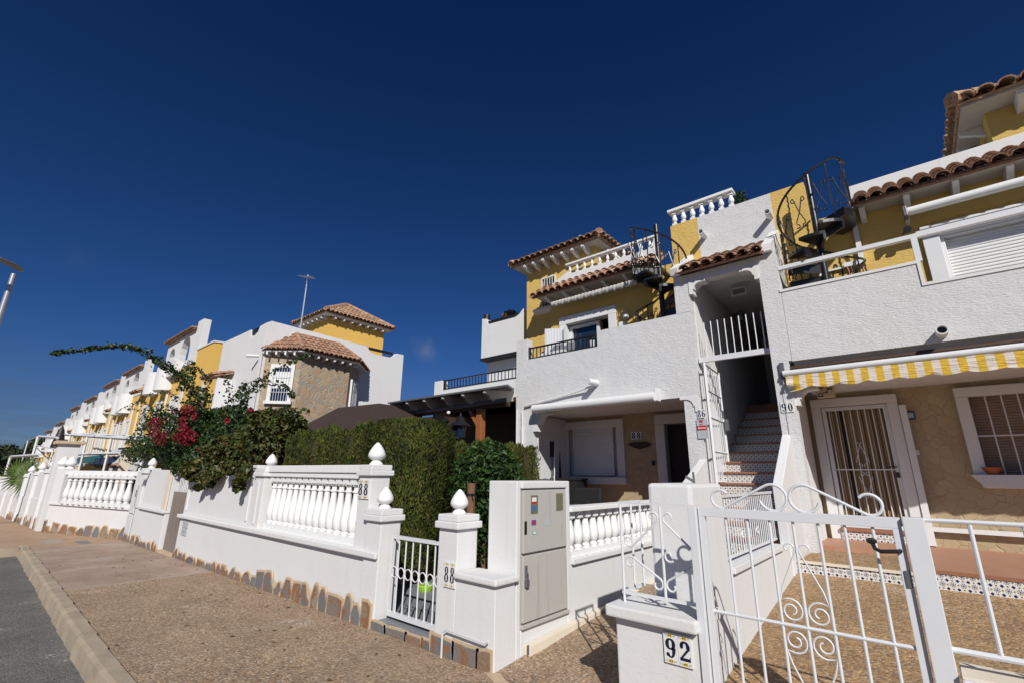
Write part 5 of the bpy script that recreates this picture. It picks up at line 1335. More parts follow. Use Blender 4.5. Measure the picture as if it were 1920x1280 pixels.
for _ in range(46000):
    a = R.uniform(0, 2*pi); z = R.uniform(0.1, 2.22)
    if R.random() < .14: z = R.uniform(2.14, 2.22)

    pr_ = [(0, .34), (.6, .50), (1.2, .58), (1.8, .61), (2.02, .59), (2.16, .46), (2.22, .05)]
    for (za, ra), (zb2, rb2) in zip(pr_, pr_[1:]):
        if za <= z <= zb2: rr = ra+(rb2-ra)*(z-za)/(zb2-za)
    rr *= (.9+.2*max(abs(cos(a)), abs(sin(a))))*R.uniform(.94, 1.04)+.045*sin(a*9+1.2*sin(z*2.3))+.03*sin(a*23+z*3); nr = Vector((cos(a), sin(a), 0)); p = Vector((-6.02, 4.62, .2))+nr*rr+EZ*z
    g_ = (nr*R.uniform(.1, .8)+EZ*R.uniform(.4, 1.2)+Vector((R.gauss(0, .35), R.gauss(0, .35), R.gauss(0, .3)))).normalized(); L_ = .046*R.uniform(.6, 1.6); w_ = g_.cross(nr).normalized()*L_*.14 if abs(g_.dot(nr)) < .99 else EX*.01
    fm.add([p-w_*.6-g_*L_*.3, p+w_*.6-g_*L_*.3, p+w_+g_*L_*.25, p+g_*L_*.75, p-w_+g_*L_*.25], [(0, 1, 2, 3, 4)])
obj('foliage', fm, HEDGE, t)
obj('dead_branch', MB().tube([(-5.72, 4.10, .3), (-5.70, 4.05, 1.0), (-5.74, 4.04, 1.35)], [.03, .02, .008], 6), mk_wood('dead_wood', (.22, .08, .03), (.32, .16, .08)), t)
t = thing('hedge', 'clipped cypress hedge running back between the two gardens, to the middle porch', 'hedge', (-6.1, 6.2, 0))
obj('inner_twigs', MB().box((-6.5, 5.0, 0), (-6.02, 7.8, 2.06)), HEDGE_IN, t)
obj('foliage', hedge_box(MB(), -6.55, -5.98, 4.95, 7.86, .3, 2.13, 5200, .048, .08, 'yXZ'), HEDGE, t)
# citrus shrub and garden things behind the small gate
t = thing('shrub', 'glossy dark green citrus shrub between hedge and white pier', 'shrub', (-4.7, 5.0, 0))
c = at(912, 905, 'y', 5.2)
fm = MB(); leaves(fm, crown_pts(c, .62, .5, .62, .35), 4200, .085, .5); leaves(fm, crown_pts(c+Vector((-.1, 0, -.6)), .45, .4, .5, .3), 1300, .085, .5)
obj('foliage', fm, LEAFC, t)
tk = MB().tube([(c.x, c.y, 0), (c.x-.03, c.y, .5), (c.x+.02, c.y, c.z)], [.04, .03, .02], 8)
for q in range(9):
    a = q*2*pi/9; tk.tube([(c.x, c.y, c.z-.5), (c.x+cos(a)*.3, c.y+sin(a)*.25, c.z-.1), (c.x+cos(a)*.42, c.y+sin(a)*.36, c.z+.25*sin(q*2.1))], [.016, .01, .004], 5)
obj('trunk', tk, TWIG, t)
c = at(884, 905, 'y', 4.3)
t = thing('wooden_post', 'round brown timber post with a black strap behind the pointed pillar', 'post', (c.x, 4.3, 0))
obj('post', MB().tube([(c.x, 4.3, 0), (c.x, 4.3, c.z)], .052, 12), WOODD if False else mk_wood('brown_timber', (.12, .055, .03), (.20, .10, .055)), t, True); obj('strap', MB().tube([(c.x, 4.3, c.z-.12), (c.x, 4.3, c.z-.15)], .058, 12).tube([(c.x+.05, 4.26, c.z-.13), (c.x+.14, 4.2, c.z-.12)], .008), BLACK, t)
c = at(797, 1105, 'y', 4.6)
solo('green_pot', MB().lathe((c.x, 4.6, c.z-.06), [(.05, 0), (.10, .05), (.12, .12), (.11, .13)], 16), plain('lime_green_plastic', (.30, .55, .03), .4), 'lime green bowl among stones seen through the small ringed gate', 'pot', smooth=True)
t = thing('rockery', 'pile of pale rounded stones behind the small ringed gate', 'stones', (-4.6, 4.5, .06))
for i in range(16):
    x = -5.0+R.uniform(0, 1.1); yy = 4.35+R.uniform(0, .55); s_ = R.uniform(.05, .12)
    mb = MB().lathe((x, yy, .05), [(s_*.5, 0), (s_*R.uniform(.9, 1.1), s_*.4), (s_*R.uniform(.7, 1), s_*.9), (s_*.3, s_*1.2)], 9); obj('stone', mb, MORTAR if i % 3 else GREYP, t, 'all')
# --- bougainvillea
def pxr(p): return p/72.0
def blob(mb, px, py, Y, rx, rz, n, size, mat_ry=.6, sh=.3, droop=0):
    c = at(px, py, 'y', Y); k = (c-CAMLOC).dot(_f)/FPX
    # broad, roundish clumps: width across the view is made of both x and y extent
    leaves(mb, crown_pts(c, rx*k*1.0, rx*k*.85, rz*k, sh), n, size, .72, 1, droop)
t = thing('bougainvillea', 'sprawling dark green bougainvillea with crimson flowers and long arching stems over the street wall', 'shrub', (-12.3, 4.2, 0))
fm = MB()
for px, py, Y, rx, rz, n in ((400, 815, 4.0, 62, 52, 2900), (345, 840, 3.9, 50, 42, 1500), (440, 785, 4.3, 50, 26, 1000), (300, 790, 3.8, 40, 36, 750), (372, 750, 4.0, 26, 26, 300), (352, 705, 3.9, 16, 32, 240), (480, 800, 4.3, 50, 30, 1100), (270, 830, 3.7, 34, 20, 300), (400, 860, 3.7, 60, 26, 1300), (350, 875, 3.5, 34, 16, 420), (535, 790, 4.6, 34, 30, 500), (455, 745, 4.3, 13, 34, 140), (420, 830, 3.6, 50, 40, 1500), (360, 800, 3.7, 44, 40, 1300), (300, 840, 3.6, 44, 28, 700), (250, 850, 3.5, 24, 16, 160)):
    blob(fm, px, py, Y, rx, rz, int(n*1.7), .078)
def spray(mb, tw, pts, ax, v, n, size, rad=.012, spread=.07):
    P_ = [at(px, py, ax, v if not callable(v) else v(i/(len(pts)-1))) for i, (px, py) in enumerate(pts)]
    # smooth curve
    C_ = []
    for i in range(len(P_)-1):
        p0 = P_[max(0, i-1)]; p1 = P_[i]; p2 = P_[i+1]; p3 = P_[min(len(P_)-1, i+2)]
        for q in range(6):
            s_ = q/6; C_.append(.5*((2*p1)+(-p0+p2)*s_+(2*p0-5*p1+4*p2-p3)*s_*s_+(-p0+3*p1-3*p2+p3)*s_**3))
    C_.append(P_[-1]); tw.tube(C_, [rad*(1-.8*i/len(C_)) for i in range(len(C_))], 5)
    for _ in range(n):
        f_ = R.random(); p = C_[min(len(C_)-1, int(f_*len(C_)))]
        q = p+Vector((R.gauss(0, 1), R.gauss(0, 1), R.gauss(-.3, 1)))*spread*(1-.55*f_)
        leaves(mb, lambda: (q, None), 1, size, .75)
tw = MB()
spray(fm, tw, [(385, 770), (350, 715), (312, 683), (262, 654), (215, 648), (160, 654), (103, 661)], 'x', -12.5, 760, .075, .020, .05)
spray(fm, tw, [(385, 770), (350, 720), (315, 690), (280, 668)], 'x', -12.4, 240, .08, .013, .08)
for pts, n in (([(360, 780), (330, 742), (290, 735), (243, 763)], 130), ([(350, 800), (290, 772), (240, 765)], 110), ([(330, 820), (270, 800), (238, 826)], 110), ([(320, 850), (280, 860), (240, 862)], 90), ([(440, 770), (475, 725), (520, 690), (582, 664)], 150), ([(430, 750), (470, 715), (530, 722), (550, 740)], 110), ([(450, 760), (475, 730), (500, 720)], 60), ([(420, 780), (430, 735), (420, 700)], 80), ([(380, 760), (390, 720), (372, 690)], 110), ([(500, 790), (540, 765), (580, 770)], 60), ([(340, 850), (300, 880), (262, 872)], 90), ([(320, 870), (290, 882), (250, 868)], 60), ([(300, 780), (262, 752), (220, 770)], 60), ([(395, 740), (365, 725), (330, 730)], 90)):
    spray(fm, tw, pts, 'y', 3.75, n, .075, .010, .055)
obj('foliage', fm, LEAFB, t)
for k in range(7): tw.tube([(-12.0+k*.14, 4.25, 0), (-12.1+k*.2, 4.1, 1.2), (-12.6+k*.45, 3.95, 2.3)], [.04, .03, .012], 6)
obj('stems', tw, TWIG, t)
fl = MB()
for px, py, rx, rz, n in ((290, 800, 16, 20, 160), (342, 800, 14, 30, 200), (365, 780, 12, 8, 80), (289, 793, 17, 14, 170), (302, 820, 24, 16, 260), (352, 768, 20, 9, 150), (343, 790, 14, 12, 150), (356, 820, 20, 14, 240), (335, 818, 16, 10, 130), (375, 840, 8, 6, 40), (425, 788, 9, 5, 40), (470, 769, 7, 6, 40), (330, 770, 10, 6, 50), (350, 805, 12, 8, 80), (310, 786, 6, 5, 20), (377, 842, 6, 6, 30)):
    c = at(px, py, 'y', 3.25); k = (c-CAMLOC).dot(_f)/FPX
    leaves(fl, crown_pts(c, rx*k, rx*k*.6, rz*k, .1), int(n*.8), .05, .8)
obj('flowers', fl, FLOWER, t)
t = thing('climbing_vine', 'yellowish green vine with large leaves hanging over the street wall beside the bougainvillea', 'vine', (-9.8, 4.0, 0))
fm = MB()
for px, py, Y, rx, rz, n in ((440, 850, 3.55, 60, 40, 2000), (500, 830, 3.8, 50, 50, 1400), (380, 880, 3.4, 40, 22, 700), (545, 800, 4.2, 34, 26, 500), (470, 840, 3.75, 52, 44, 1900), (425, 862, 3.65, 38, 36, 1000), (530, 805, 4.0, 36, 30, 700), (500, 790, 4.1, 40, 26, 600), (450, 880, 3.55, 26, 24, 420), (400, 885, 3.45, 22, 20, 260), (370, 870, 3.45, 18, 14, 150)):
    blob(fm, px, py, Y, rx, rz, int(n*1.5), .095)
for px, py, rx, rz, n in ((385, 893, 26, 14, 260), (372, 912, 12, 6, 60), (405, 886, 22, 14, 220), (430, 876, 22, 12, 200), (456, 885, 18, 20, 240), (448, 908, 8, 14, 80), (350, 880, 20, 12, 160), (392, 905, 14, 10, 90)):
    c = at(px, py, 'y', 3.20); k = (c-CAMLOC).dot(_f)/FPX
    leaves(fm, crown_pts(c, rx*k, .10, rz*k, .1), n, .10, .8)
obj('foliage', fm, LEAFV, t)
tw = MB()
for k in range(8): tw.tube([(-10.4+k*.16, 4.15, 0), (-10.3+k*.2, 3.9, 1.2), (-10.7+k*.3, 3.7, 1.9), (-11.2+k*.4, 3.6, 2.0+.1*(k % 3))], [.035, .025, .015, .008], 6)
obj('stems', tw, TWIG, t)
# fan palm down the street
t = thing('fan_palm', 'small fan palm leaning over the far street wall', 'palm', (-27.5, 2.3, -.3))
fm = MB(); c0 = at(42, 892, 'y', 2.1)
for cx_, cy_, tilt, s_ in ((0, 0, .2, 1.0), (-.2, .05, -.7, .9), (.35, -.1, .9, .9), (.1, .2, 2.0, .8)):
    c = c0+Vector((cx_*1.2, cx_*.5, cy_)); nrm_ = Vector((.8, -.6, .35*sin(tilt))).normalized(); a_ = nrm_.cross(EZ).normalized(); b_ = nrm_.cross(a_)
    for k in range(26):
        an = tilt+pi*1.45*(k/25-.5); d = (a_*sin(an)-b_*cos(an)); e_ = d.cross(nrm_); L_ = .95*s_*R.uniform(.85, 1.05)
        fm.add([c+e_*.012, c+d*L_*.5+e_*.035+nrm_*.02, c+d*L_+nrm_*-.1, c+d*L_*.5-e_*.035+nrm_*.02, c-e_*.012], [(0, 1, 2, 3, 4)])
obj('fan_leaves', fm, PALML, t); obj('trunk', MB().tube([(c0.x, 2.6, -.5), (c0.x, 2.4, c0.z)], [.15, .1], 10), TWIG, t)

# ================================================================ corner house with the stone bay
ch = thing('corner_house', 'big white corner house with stone bay window and yellow roof turret', 'house', (-19, 9, 0))
X2 = -17.0
prof = [(6.27, 6.73), (6.44, 6.84), (9.19, 6.78), (10.3, 6.74), (10.42, 6.70), (10.55, 6.56), (10.75, 6.49), (11.6, 6.50), (11.75, 6.60), (11.9, 6.75), (12.27, 6.76)]
obj('side_wall', MB().prism([(X2, 6.27, -.3), (X2, 12.27, -.3)]+[(X2, y_, z_) for y_, z_ in reversed(prof)], (-.2, 0, 0)), WHITE, ch)
fwp = [(X2-.2, 6.73), (-17.55, 6.72), (-17.7, 6.52), (-17.95, 6.44), (-18.35, 6.44), (-18.42, 6.75), (-19.3, 6.74), (-21.2, 6.74)]
obj('front_wall', MB().prism([(-21.2, 6.28, -.4), (X2-.2, 6.28, -.4)]+[(x_, 6.28, z_) for x_, z_ in fwp], (0, .2, 0)), WHITE, ch)
obj('back_wall', MB().box((-21.2, 12.05, -.3), (X2-.2, 12.25, 6.5)), WHITE, ch); obj('roof_slab', MB().box((-21.2, 6.5, 5.6), (X2-.2, 12.05, 5.75)), WHITE, ch)
obj('roof_rail', MB().box((X2-.15, 10.55, 6.66), (X2-.1, 11.75, 6.78)), BLACK, ch); obj('front_roof_rail', MB().box((-18.4, 6.33, 6.55), (-17.6, 6.38, 6.74)), BLACK, ch)
obj('corner_strip', MB().box((-17.02, 6.20, -.3), (-16.97, 6.30, 5.62)), WHITE, ch)
S_ = [(-17.0, 6.42), (-16.12, 7.30), (-16.12, 9.20), (-17.0, 10.13)]
by = MB(); zb0, zs = 1.9, 5.66
by.prism([(x_, y_, zb0) for x_, y_ in S_], (0, 0, zs-zb0))
bay = obj('stone_bay', by, STONE_GREY, ch)
def onface(i, u0, u1, z0, z1, o0, o1, mb=None):
    a = Vector((*S_[i], 0)); b_ = Vector((*S_[i+1], 0)); d = (b_-a).normalized(); n_ = Vector((d.y, -d.x, 0)); mb = mb or MB()
    A = a+d*u0+n_*o0; B = a+d*u1+n_*o0
    return mb.prism([(A.x, A.y, z0), (B.x, B.y, z0), (B.x, B.y, z1), (A.x, A.y, z1)], n_*(o1-o0))
for i, (u0, u1, z0, z1) in ((0, (.26, 1.08, 3.95, 5.25)), (2, (.28, 1.05, 3.75, 5.1))):
    w_ = obj('bay_window', onface(i, u0+.1, u1-.1, z0, z1-.1, .004, .02), GLASS, bay)
    obj('blind', onface(i, u0+.13, u1-.13, z0+.45, z1-.26, .022, .035), PVC, w_)
    obj('frame', onface(i, u0, u0+.12, z0, z1-.12, .0, .07).add([], []) and onface(i, u1-.12, u1, z0, z1-.12, 0, .07, onface(i, u0, u1, z1-.12, z1, 0, .07, onface(i, u0, u0+.12, z0, z1-.12, 0, .07))), WHITE, w_)
    obj('sill', onface(i, u0-.05, u1+.05, z0-.1, z0, 0, .13), WHITE, w_)
    gm = MB()
    for k in range(7): onface(i, u0+.14+k*.088, u0+.152+k*.088, z0, z1-.12, .09, .1, gm)
    for zz in (z0+.3, z1-.45): onface(i, u0+.1, u1-.1, zz, zz+.015, .09, .1, gm)
    obj('window_bars', gm, METALW, w_)
E_ = [(-16.86, 6.20), (-15.75, 7.14), (-15.75, 9.37), (-17.12, 10.6)]
T_ = [(-17.0, at(557, 618, 'x', -17).y), (-17.0, at(636, 641, 'x', -17).y)]
ez, tz = 5.74, 6.52
br_ = tiles((E_[0][0], E_[0][1], ez), (*E_[1], ez), (T_[0][0], T_[0][1], tz), (T_[0][0]-.01, T_[0][1]-.05, tz), .19, .3, .09)
for a, b_, c_, d_ in (((*E_[1], ez), (*E_[2], ez), (*T_[1], tz), (*T_[0], tz)), ((*E_[2], ez), (*E_[3], ez), (T_[1][0]-.01, T_[1][1]+.05, tz), (*T_[1], tz))):
    r2 = tiles(a, b_, c_, d_, .19, .3, .09); br_.add(r2.v, r2.f)
for a, b_ in (((*E_[1], ez+.05), (*T_[0], tz+.05)), ((*E_[2], ez+.05), (*T_[1], tz+.05)), ((*T_[0], tz+.03), (*T_[1], tz+.03))):
    r2 = ridge([a, b_], .09, .3); br_.add(r2.v, r2.f)
br = obj('bay_roof', br_, TILE, ch, True)
obj('soffit', MB().prism([(x_+(.0 if x_ < -17 else -.04), y_, zs) for x_, y_ in E_], (0, 0, .05)), WHITE, br)
for i in range(3):
    a = Vector((*S_[i], 0)); b_ = Vector((*S_[i+1], 0)); L_ = (b_-a).length; nb_ = max(3, round(L_/.33))
    for k in range(nb_): 
        u0 = L_*(k+.5)/nb_; obj('bracket', onface(i, u0-.03, u0+.03, zs-.12, zs, .0, .30), WHITE, br)
for i, (x_, y_, z_) in enumerate(((X2+.0, 6.2, 5.5),)):
    obj('rain_spout', MB().tube([(-17.05, 6.28, 5.52), (-17.3, 5.9, 5.5)], .05, 10), WHITE, ch, True)
# turret
xt, y0t, y1t, xl_ = -18.5, 9.31, 12.13, -20.8
obj('turret_wall', MB().box((xl_, y0t, 5.7), (xt, y1t, 8.1)), YELLOWF, ch)
ez = 8.22; ex1, ey0, ey1, ex0 = xt+.38, y0t-.38, y1t+.30, xl_-.38
ax_, ay_, az_ = (ex0+ex1)/2, (ey0+ey1)/2, ez+1.05
tr_ = tiles((ex1, ey0, ez), (ex1, ey1, ez), (ax_, ay_+.1, az_), (ax_, ay_-.1, az_), .2, .32, .095)
r2 = tiles((ex0, ey0, ez), (ex1, ey0, ez), (ax_+.1, ay_, az_), (ax_-.1, ay_, az_), .2, .32, .095); tr_.add(r2.v, r2.f)
r2 = tiles((ex0, ey1, ez), (ex0, ey0, ez), (ax_, ay_-.1, az_), (ax_, ay_+.1, az_), .2, .32, .095); tr_.add(r2.v, r2.f)
for cx_, cy_ in ((ex1, ey0), (ex1, ey1), (ex0, ey0)): r2 = ridge([(cx_, cy_, ez+.06), (ax_, ay_, az_+.06)], .1, .3); tr_.add(r2.v, r2.f)
tr = obj('turret_roof', tr_, TILEP, ch, True)
obj('soffit', MB().box((ex0+.05, ey0+.05, ez-.09), (ex1-.05, ey1-.05, ez-.03)), WHITE, tr)
for k in range(7): obj('bracket', MB().box((xt, y0t+.15+k*.4, ez-.22), (xt+.28, y0t+.22+k*.4, ez-.095)), WHITE, tr)
for k in range(6): obj('bracket', MB().box((xl_+.1+k*.4, y0t-.28, ez-.22), (xl_+.17+k*.4, y0t, ez-.095)), WHITE, tr)
tb = MB(); a = at(640, 636, 'x', -18.3); b_ = at(692, 648, 'x', -18.3)
tb.box((-18.45, a.y, 6.7), (-18.35, b_.y, a.z)); obj('patterned_parapet', tb, PATT2, ch)
# antenna
a0 = at(577, 520, 'x', -18.9); 
an = thing('tv_antenna', 'thin aluminium television aerial on a mast beside the turret', 'antenna', (a0.x, a0.y, 5.7))
mm = LAMPM; P0 = Vector((a0.x, a0.y, a0.z))
obj('mast', MB().tube([(a0.x, a0.y, 5.7), P0+EZ*.1], .035, 8), mm, an, True)
bm_ = MB(); d = Vector((-.75, .6, .32)).normalized(); bm_.tube([P0-d*.55, P0+d*.75], .018, 5)
for k in range(8):
    c = P0+d*(-.5+k*.17); s_ = Vector((.6, .75, 0)).normalized(); bm_.tube([c-s_*(.30-.02*k), c+s_*(.30-.02*k)], .010, 4)
obj('yagi', bm_, mm, an)
# ================================================================ row of houses going down the street
def arch_wall(mb, x0, x1, z0, z1, y0, y1, holes):
    """wall with round-headed openings (xc, half width, springing height)"""
    xs = x0
    for xc, hw, zs_ in sorted(holes):
        mb.box((xs, y0, z0), (xc-hw, y1, z1)); n = 8
        for k in range(n):
            a0_, a1_ = pi-pi*k/n, pi-pi*(k+1)/n
            p = [(xc+cos(a0_)*hw, y0, zs_+sin(a0_)*hw*1.1), (xc+cos(a1_)*hw, y0, zs_+sin(a1_)*hw*1.1), (xc+cos(a1_)*hw, y0, z1), (xc+cos(a0_)*hw, y0, z1)]
            mb.prism(p, (0, y1-y0, 0))
        xs = xc+hw
    mb.box((xs, y0, z0), (x1, y1, z1)); return mb
def half_drum(x, y, r_, z0, z1):
    mb = MB(); n = 14; o = [(x+cos(pi+pi*k/n)*r_, y+sin(pi+pi*k/n)*r_*.75) for k in range(n+1)]
    mb.prism([(a_, b_, z0) for a_, b_ in o], (0, 0, z1-z0)); return mb
def row_house(xr, L, dz, label):
    t = thing('row_house', label, 'house', (xr-L/2, 8, -.5+dz), 'yellow and white houses stepping down the street')
    Y = 6.3; xl = xr-L; z = dz
    obj('wall', MB().box((xl+.01, Y, -2.4), (xr, Y+.25, 6.42+z)), YELLOWF, t)
    obj('cornice', MB().box((xl+.01, Y-.03, 6.42+z), (xr, Y+.25, 6.72+z)).box((xr-1.3, Y-.04, 2.4+z), (xr-.9, Y, 6.0+z)), WHITE, t)
    aw_ = arch_wall(MB(), xr-5.4, xr-.75, 6.73+z, 8.2+z, Y+.02, Y+.3, [(xr-4.4, .55, 7.2+z), (xr-2.2, .75, 7.25+z)])
    aw_.box((xr-.75, Y, 6.73+z), (xr, Y+.32, 8.52+z)); obj('arched_wall', aw_, WHITE, t)
    obj('coping', tiles((xr-5.5, Y-.16, 8.2+z), (xr-.76, Y-.16, 8.2+z), (xr-.76, Y+.2, 8.30+z), (xr-5.5, Y+.2, 8.30+z), .18, .3, .07), TILE, t, True)
    for q in (.42, .64):
        xb = xr-L*q; obj('round_balcony', half_drum(xb, Y, .74, 5.45+z, 6.6+z), WHITE, t, True)
    obj('gable_block', MB().prism([(xr-1.9-2.2, Y-.3, 6.05+z), (xr-1.9, Y-.3, 6.05+z), (xr-1.9, Y-.3, 6.7+z), (xr-2.9, Y-.3, 7.05+z), (xr-4.1, Y-.3, 6.7+z)], (0, .28, 0)), WHITE, t)
    for q0, q1 in ((.80, .98),):
        x0_, x1_ = xr-L*q1, xr-L*q0; obj('eave', tiles((x0_, Y-.5, 5.8+z), (x1_, Y-.5, 5.8+z), (x1_, Y, 6.05+z), (x0_, Y, 6.05+z), .28, .3, .12), TILE, t, True)
    for q in (.22, .50, .78):
        xw = xr-L*q; w_ = obj('window', roller_shutter(xw-.42, xw+.42, 3.15+z, 4.85+z, Y-.02, .12), PVC, t)
        obj('frame', frame_rect(xw-.58, xw+.58, 3.0+z, 5.05+z, .15, Y-.06, Y-.01), WHITE, w_)
    for q in (.36, .93): obj('downpipe', MB().box((xr-L*q-.06, Y-.10, 2.6+z), (xr-L*q+.06, Y-.02, 5.9+z)), CREAM, t)
    obj('balcony_slab', MB().box((xl+.01, Y-.7, 2.55+z), (xr-.02, Y-.05, 2.72+z)), WHITE, t)
    obj('balcony_wall', MB().box((xl+.4, Y-.7, 1.2+z), (xr-1.3, Y-.6, 2.2+z)), WHITE, t)
    obj('ground_opening', MB().box((xl+.9, Y-.03, -.6+z), (xr-1.8, Y-.005, 1.7+z)), DARK, t)
    for k in range(2): obj('canopy', tiles((xr-L*(.3+.4*k)-.6, Y-1.5, 1.75+z), (xr-L*(.3+.4*k)+.6, Y-1.5, 1.75+z), (xr-L*(.3+.4*k)+.6, Y-1.1, 1.95+z), (xr-L*(.3+.4*k)-.6, Y-1.1, 1.95+z), .3, .4, .12), TILE, t, True)
    return t
# link between corner house and the row
lk = thing('row_house', 'narrow tall yellow-fronted house joined to the white corner house', 'house', (-22.5, 8, 0))
obj('wall', MB().prism([(-24.6, 6.3, -.5), (-21.21, 6.3, -.5), (-21.21, 6.3, 6.72), (-22.4, 6.3, 6.98), (-24.6, 6.3, 6.98)], (0, .25, 0)), YELLOWF, lk)
obj('coping', MB().prism([(-24.6, 6.26, 6.98), (-22.4, 6.26, 6.98), (-21.3, 6.26, 6.74), (-21.3, 6.26, 6.80), (-22.4, 6.26, 7.05), (-24.6, 6.26, 7.05)], (0, .3, 0)), WHITE, lk)
obj('entrance_wall', MB().box((-19.45, 5.75, -.4), (-19.33, 6.27, 4.95)), WHITE, lk)
obj('roof_canopy', tiles((-20.7, 5.6, 5.05), (-19.3, 5.6, 5.05), (-19.3, 6.25, 5.25), (-20.7, 6.25, 5.25), .22, .3, .09), TILE, lk, True)
obj('column', MB().box((-20.7, 5.65, -.4), (-20.58, 5.77, 4.95)), CREAM, lk); obj('round_vent', MB().tube([(-21.9, 6.29, 5.35), (-21.9, 6.22, 5.35)], .2, 14), BLACK, lk)
rows = [(-24.61, 9.2, 0, 'stepped yellow and white row house with the highest arched roof wall of all'), (-33.85, 5.98, -.55, 'second yellow and white row house with arched roof wall, counted from the corner house'),
        (-39.85, 7.1, -.72, 'third yellow and white row house with arched roof wall, counted from the corner house'), (-47, 7.1, -1.15, 'fourth yellow and white row house down the street'),
        (-54.15, 7.2, -1.3, 'fifth yellow and white row house down the street'), (-61.4, 7.5, -2.2, 'sixth row house, second from the far end of the street'), (-69, 8.5, -2.6, 'farthest row house at the lower end of the street')]
for r_ in rows: row_house(*r_)
# white terrace beams and pergola frames in front of the row
tb = thing('terrace_pergola', 'long white beam pergola standing in front of the yellow row houses', 'pergola', (-33, 4.3, -.5))
bm_ = MB()
def lin(p, q, z_off=0): return [Vector(p), Vector(q)]
a, b_ = at(108, 813, 'y', 4.2), at(275, 824, 'y', 4.2); bm_.tube([a, b_], .065, 4); a2, b2 = a+Vector((0, 1.2, .1)), b_+Vector((0, 1.2, .1)); bm_.tube([a2, b2], .06, 4)
obj('upper_beams', bm_, METALW, tb)
bm_ = MB(); c1_, c2_ = at(108, 852, 'y', 4.2), at(225, 849, 'y', 4.2); bm_.tube([c1_, c2_], .06, 4); obj('lower_beam', bm_, METALW, tb)
for k in range(5):
    p = a.lerp(b_, k/4); obj('post', MB().tube([(p.x, p.y, -1.5), p], .05, 4), METALW, tb)
for k in range(4):
    p = a.lerp(b_, (k+.5)/4); q = p+Vector((0, 1.2, .1)); obj('rafter', MB().tube([p, q], .035, 4), METALW, tb)
fp = thing('terrace_pergola', 'white metal pergola frame at the far left end of the street', 'pergola', (-49, 3.5, -1))
a, b_, c_ = at(72, 817, 'y', 3.5), at(108, 820, 'y', 3.5), at(53, 825, 'y', 5.5)
bm_ = MB().tube([a, b_], .07, 4).tube([a, c_], .05, 4).tube([a-EZ*.6, b_-EZ*.6], .03, 4).tube([(a.x, a.y, -2), a], .08, 4).tube([(c_.x, c_.y, -2), c_], .07, 4); obj('frame', bm_, METALW, fp)
fp = thing('terrace_pergola', 'lower white pergola frame just left of the taller one', 'pergola', (-58, 3.5, -1))
a, b_ = at(20, 855, 'y', 3.4), at(75, 852, 'y', 3.4); 
bm_ = MB().tube([a, b_], .10, 4).tube([(a.x, a.y, -3), a], .09, 4); obj('frame', bm_, METALW, fp)
c = at(118, 797, 'y', 4.0); d_ = at(112, 838, 'y', 4.0)
solo('closed_parasol', MB().lathe((c.x, 4.0, d_.z), [(.33, 0), (.28, .4), (.14, (c.z-d_.z)*.8), (.02, c.z-d_.z)], 12), BLACK, 'tall closed black parasol behind the tiled pier', 'parasol', smooth=True)
c = at(205, 862, 'y', 4.6)
for nm, px0, px1, mt, lb_ in (('terrace_awning', 128, 170, TEAL, 'dark teal cloth awning under the far white beams'), ('terrace_awning', 178, 196, plain('navy_cloth', (.012, .03, .08), .9), 'blue cloth awning under the far white beams')):
    a, b_ = at(px0, 858, 'y', 4.7), at(px1, 858, 'y', 4.7)
    solo(nm, MB().prism([(a.x, 4.7, a.z), (a.x, 4.7, a.z-.35), (a.x, 5.1, a.z-.2), (a.x, 5.3, a.z+.1)], (b_.x-a.x, 0, 0)), mt, lb_, 'awning')
# grey shed roof and far background
gs = thing('porch_roof', 'small grey sheet porch roof in front of the row houses', 'roof', (-23, 4.5, 0))
a, b_ = at(222, 838, 'y', 4.6), at(262, 835, 'y', 4.6)
obj('sheet', MB().prism([(a.x, 4.6, a.z-.1), (b_.x, 4.6, b_.z-.1), (b_.x, 6.2, b_.z+.2), (a.x, 6.2, a.z+.2)], (0, 0, .08)), BRONZE, gs); obj('post', MB().box((a.x+.3, 4.7, -.5), (a.x+.6, 5.0, a.z-.1)), CREAM, gs)
# distance
fb = thing('distant_building', 'low brownish building with dark roof far away at the left edge', 'building', (-150, 20, -6))
FB = plain('far_plaster', (.30, .24, .20), .9)
a = at(22, 858, 'x', -140)
obj('walls', MB().box((-146, a.y-16, -9), (-139, a.y+7, a.z)), FB, fb); obj('roof', MB().box((-146.5, a.y-16.5, a.z), (-138.5, a.y+7.5, a.z+.7)), WOODD, fb)
def far_tree(px, py, X, r_, lab):
    c = at(px, py, 'x', X); t = thing('distant_tree', lab, 'tree', (c.x, c.y, c.z-r_*2))
    obj('crown', leaves(MB(), crown_pts(c, r_, r_, r_*.75, .2), 900, r_*.28), FARG, t); obj('trunk', MB().tube([(c.x, c.y, c.z-r_*3.0), c], r_*.1, 6), TWIG, t)
far_tree(6, 856, -110, 2.6, 'dark round tree at the very left edge of the horizon')
far_tree(80, 838, -95, 1.9, 'small olive tree showing through the far white pergola')
far_tree(-25, 868, -100, 3.0, 'dark tree just past the left edge of the horizon')
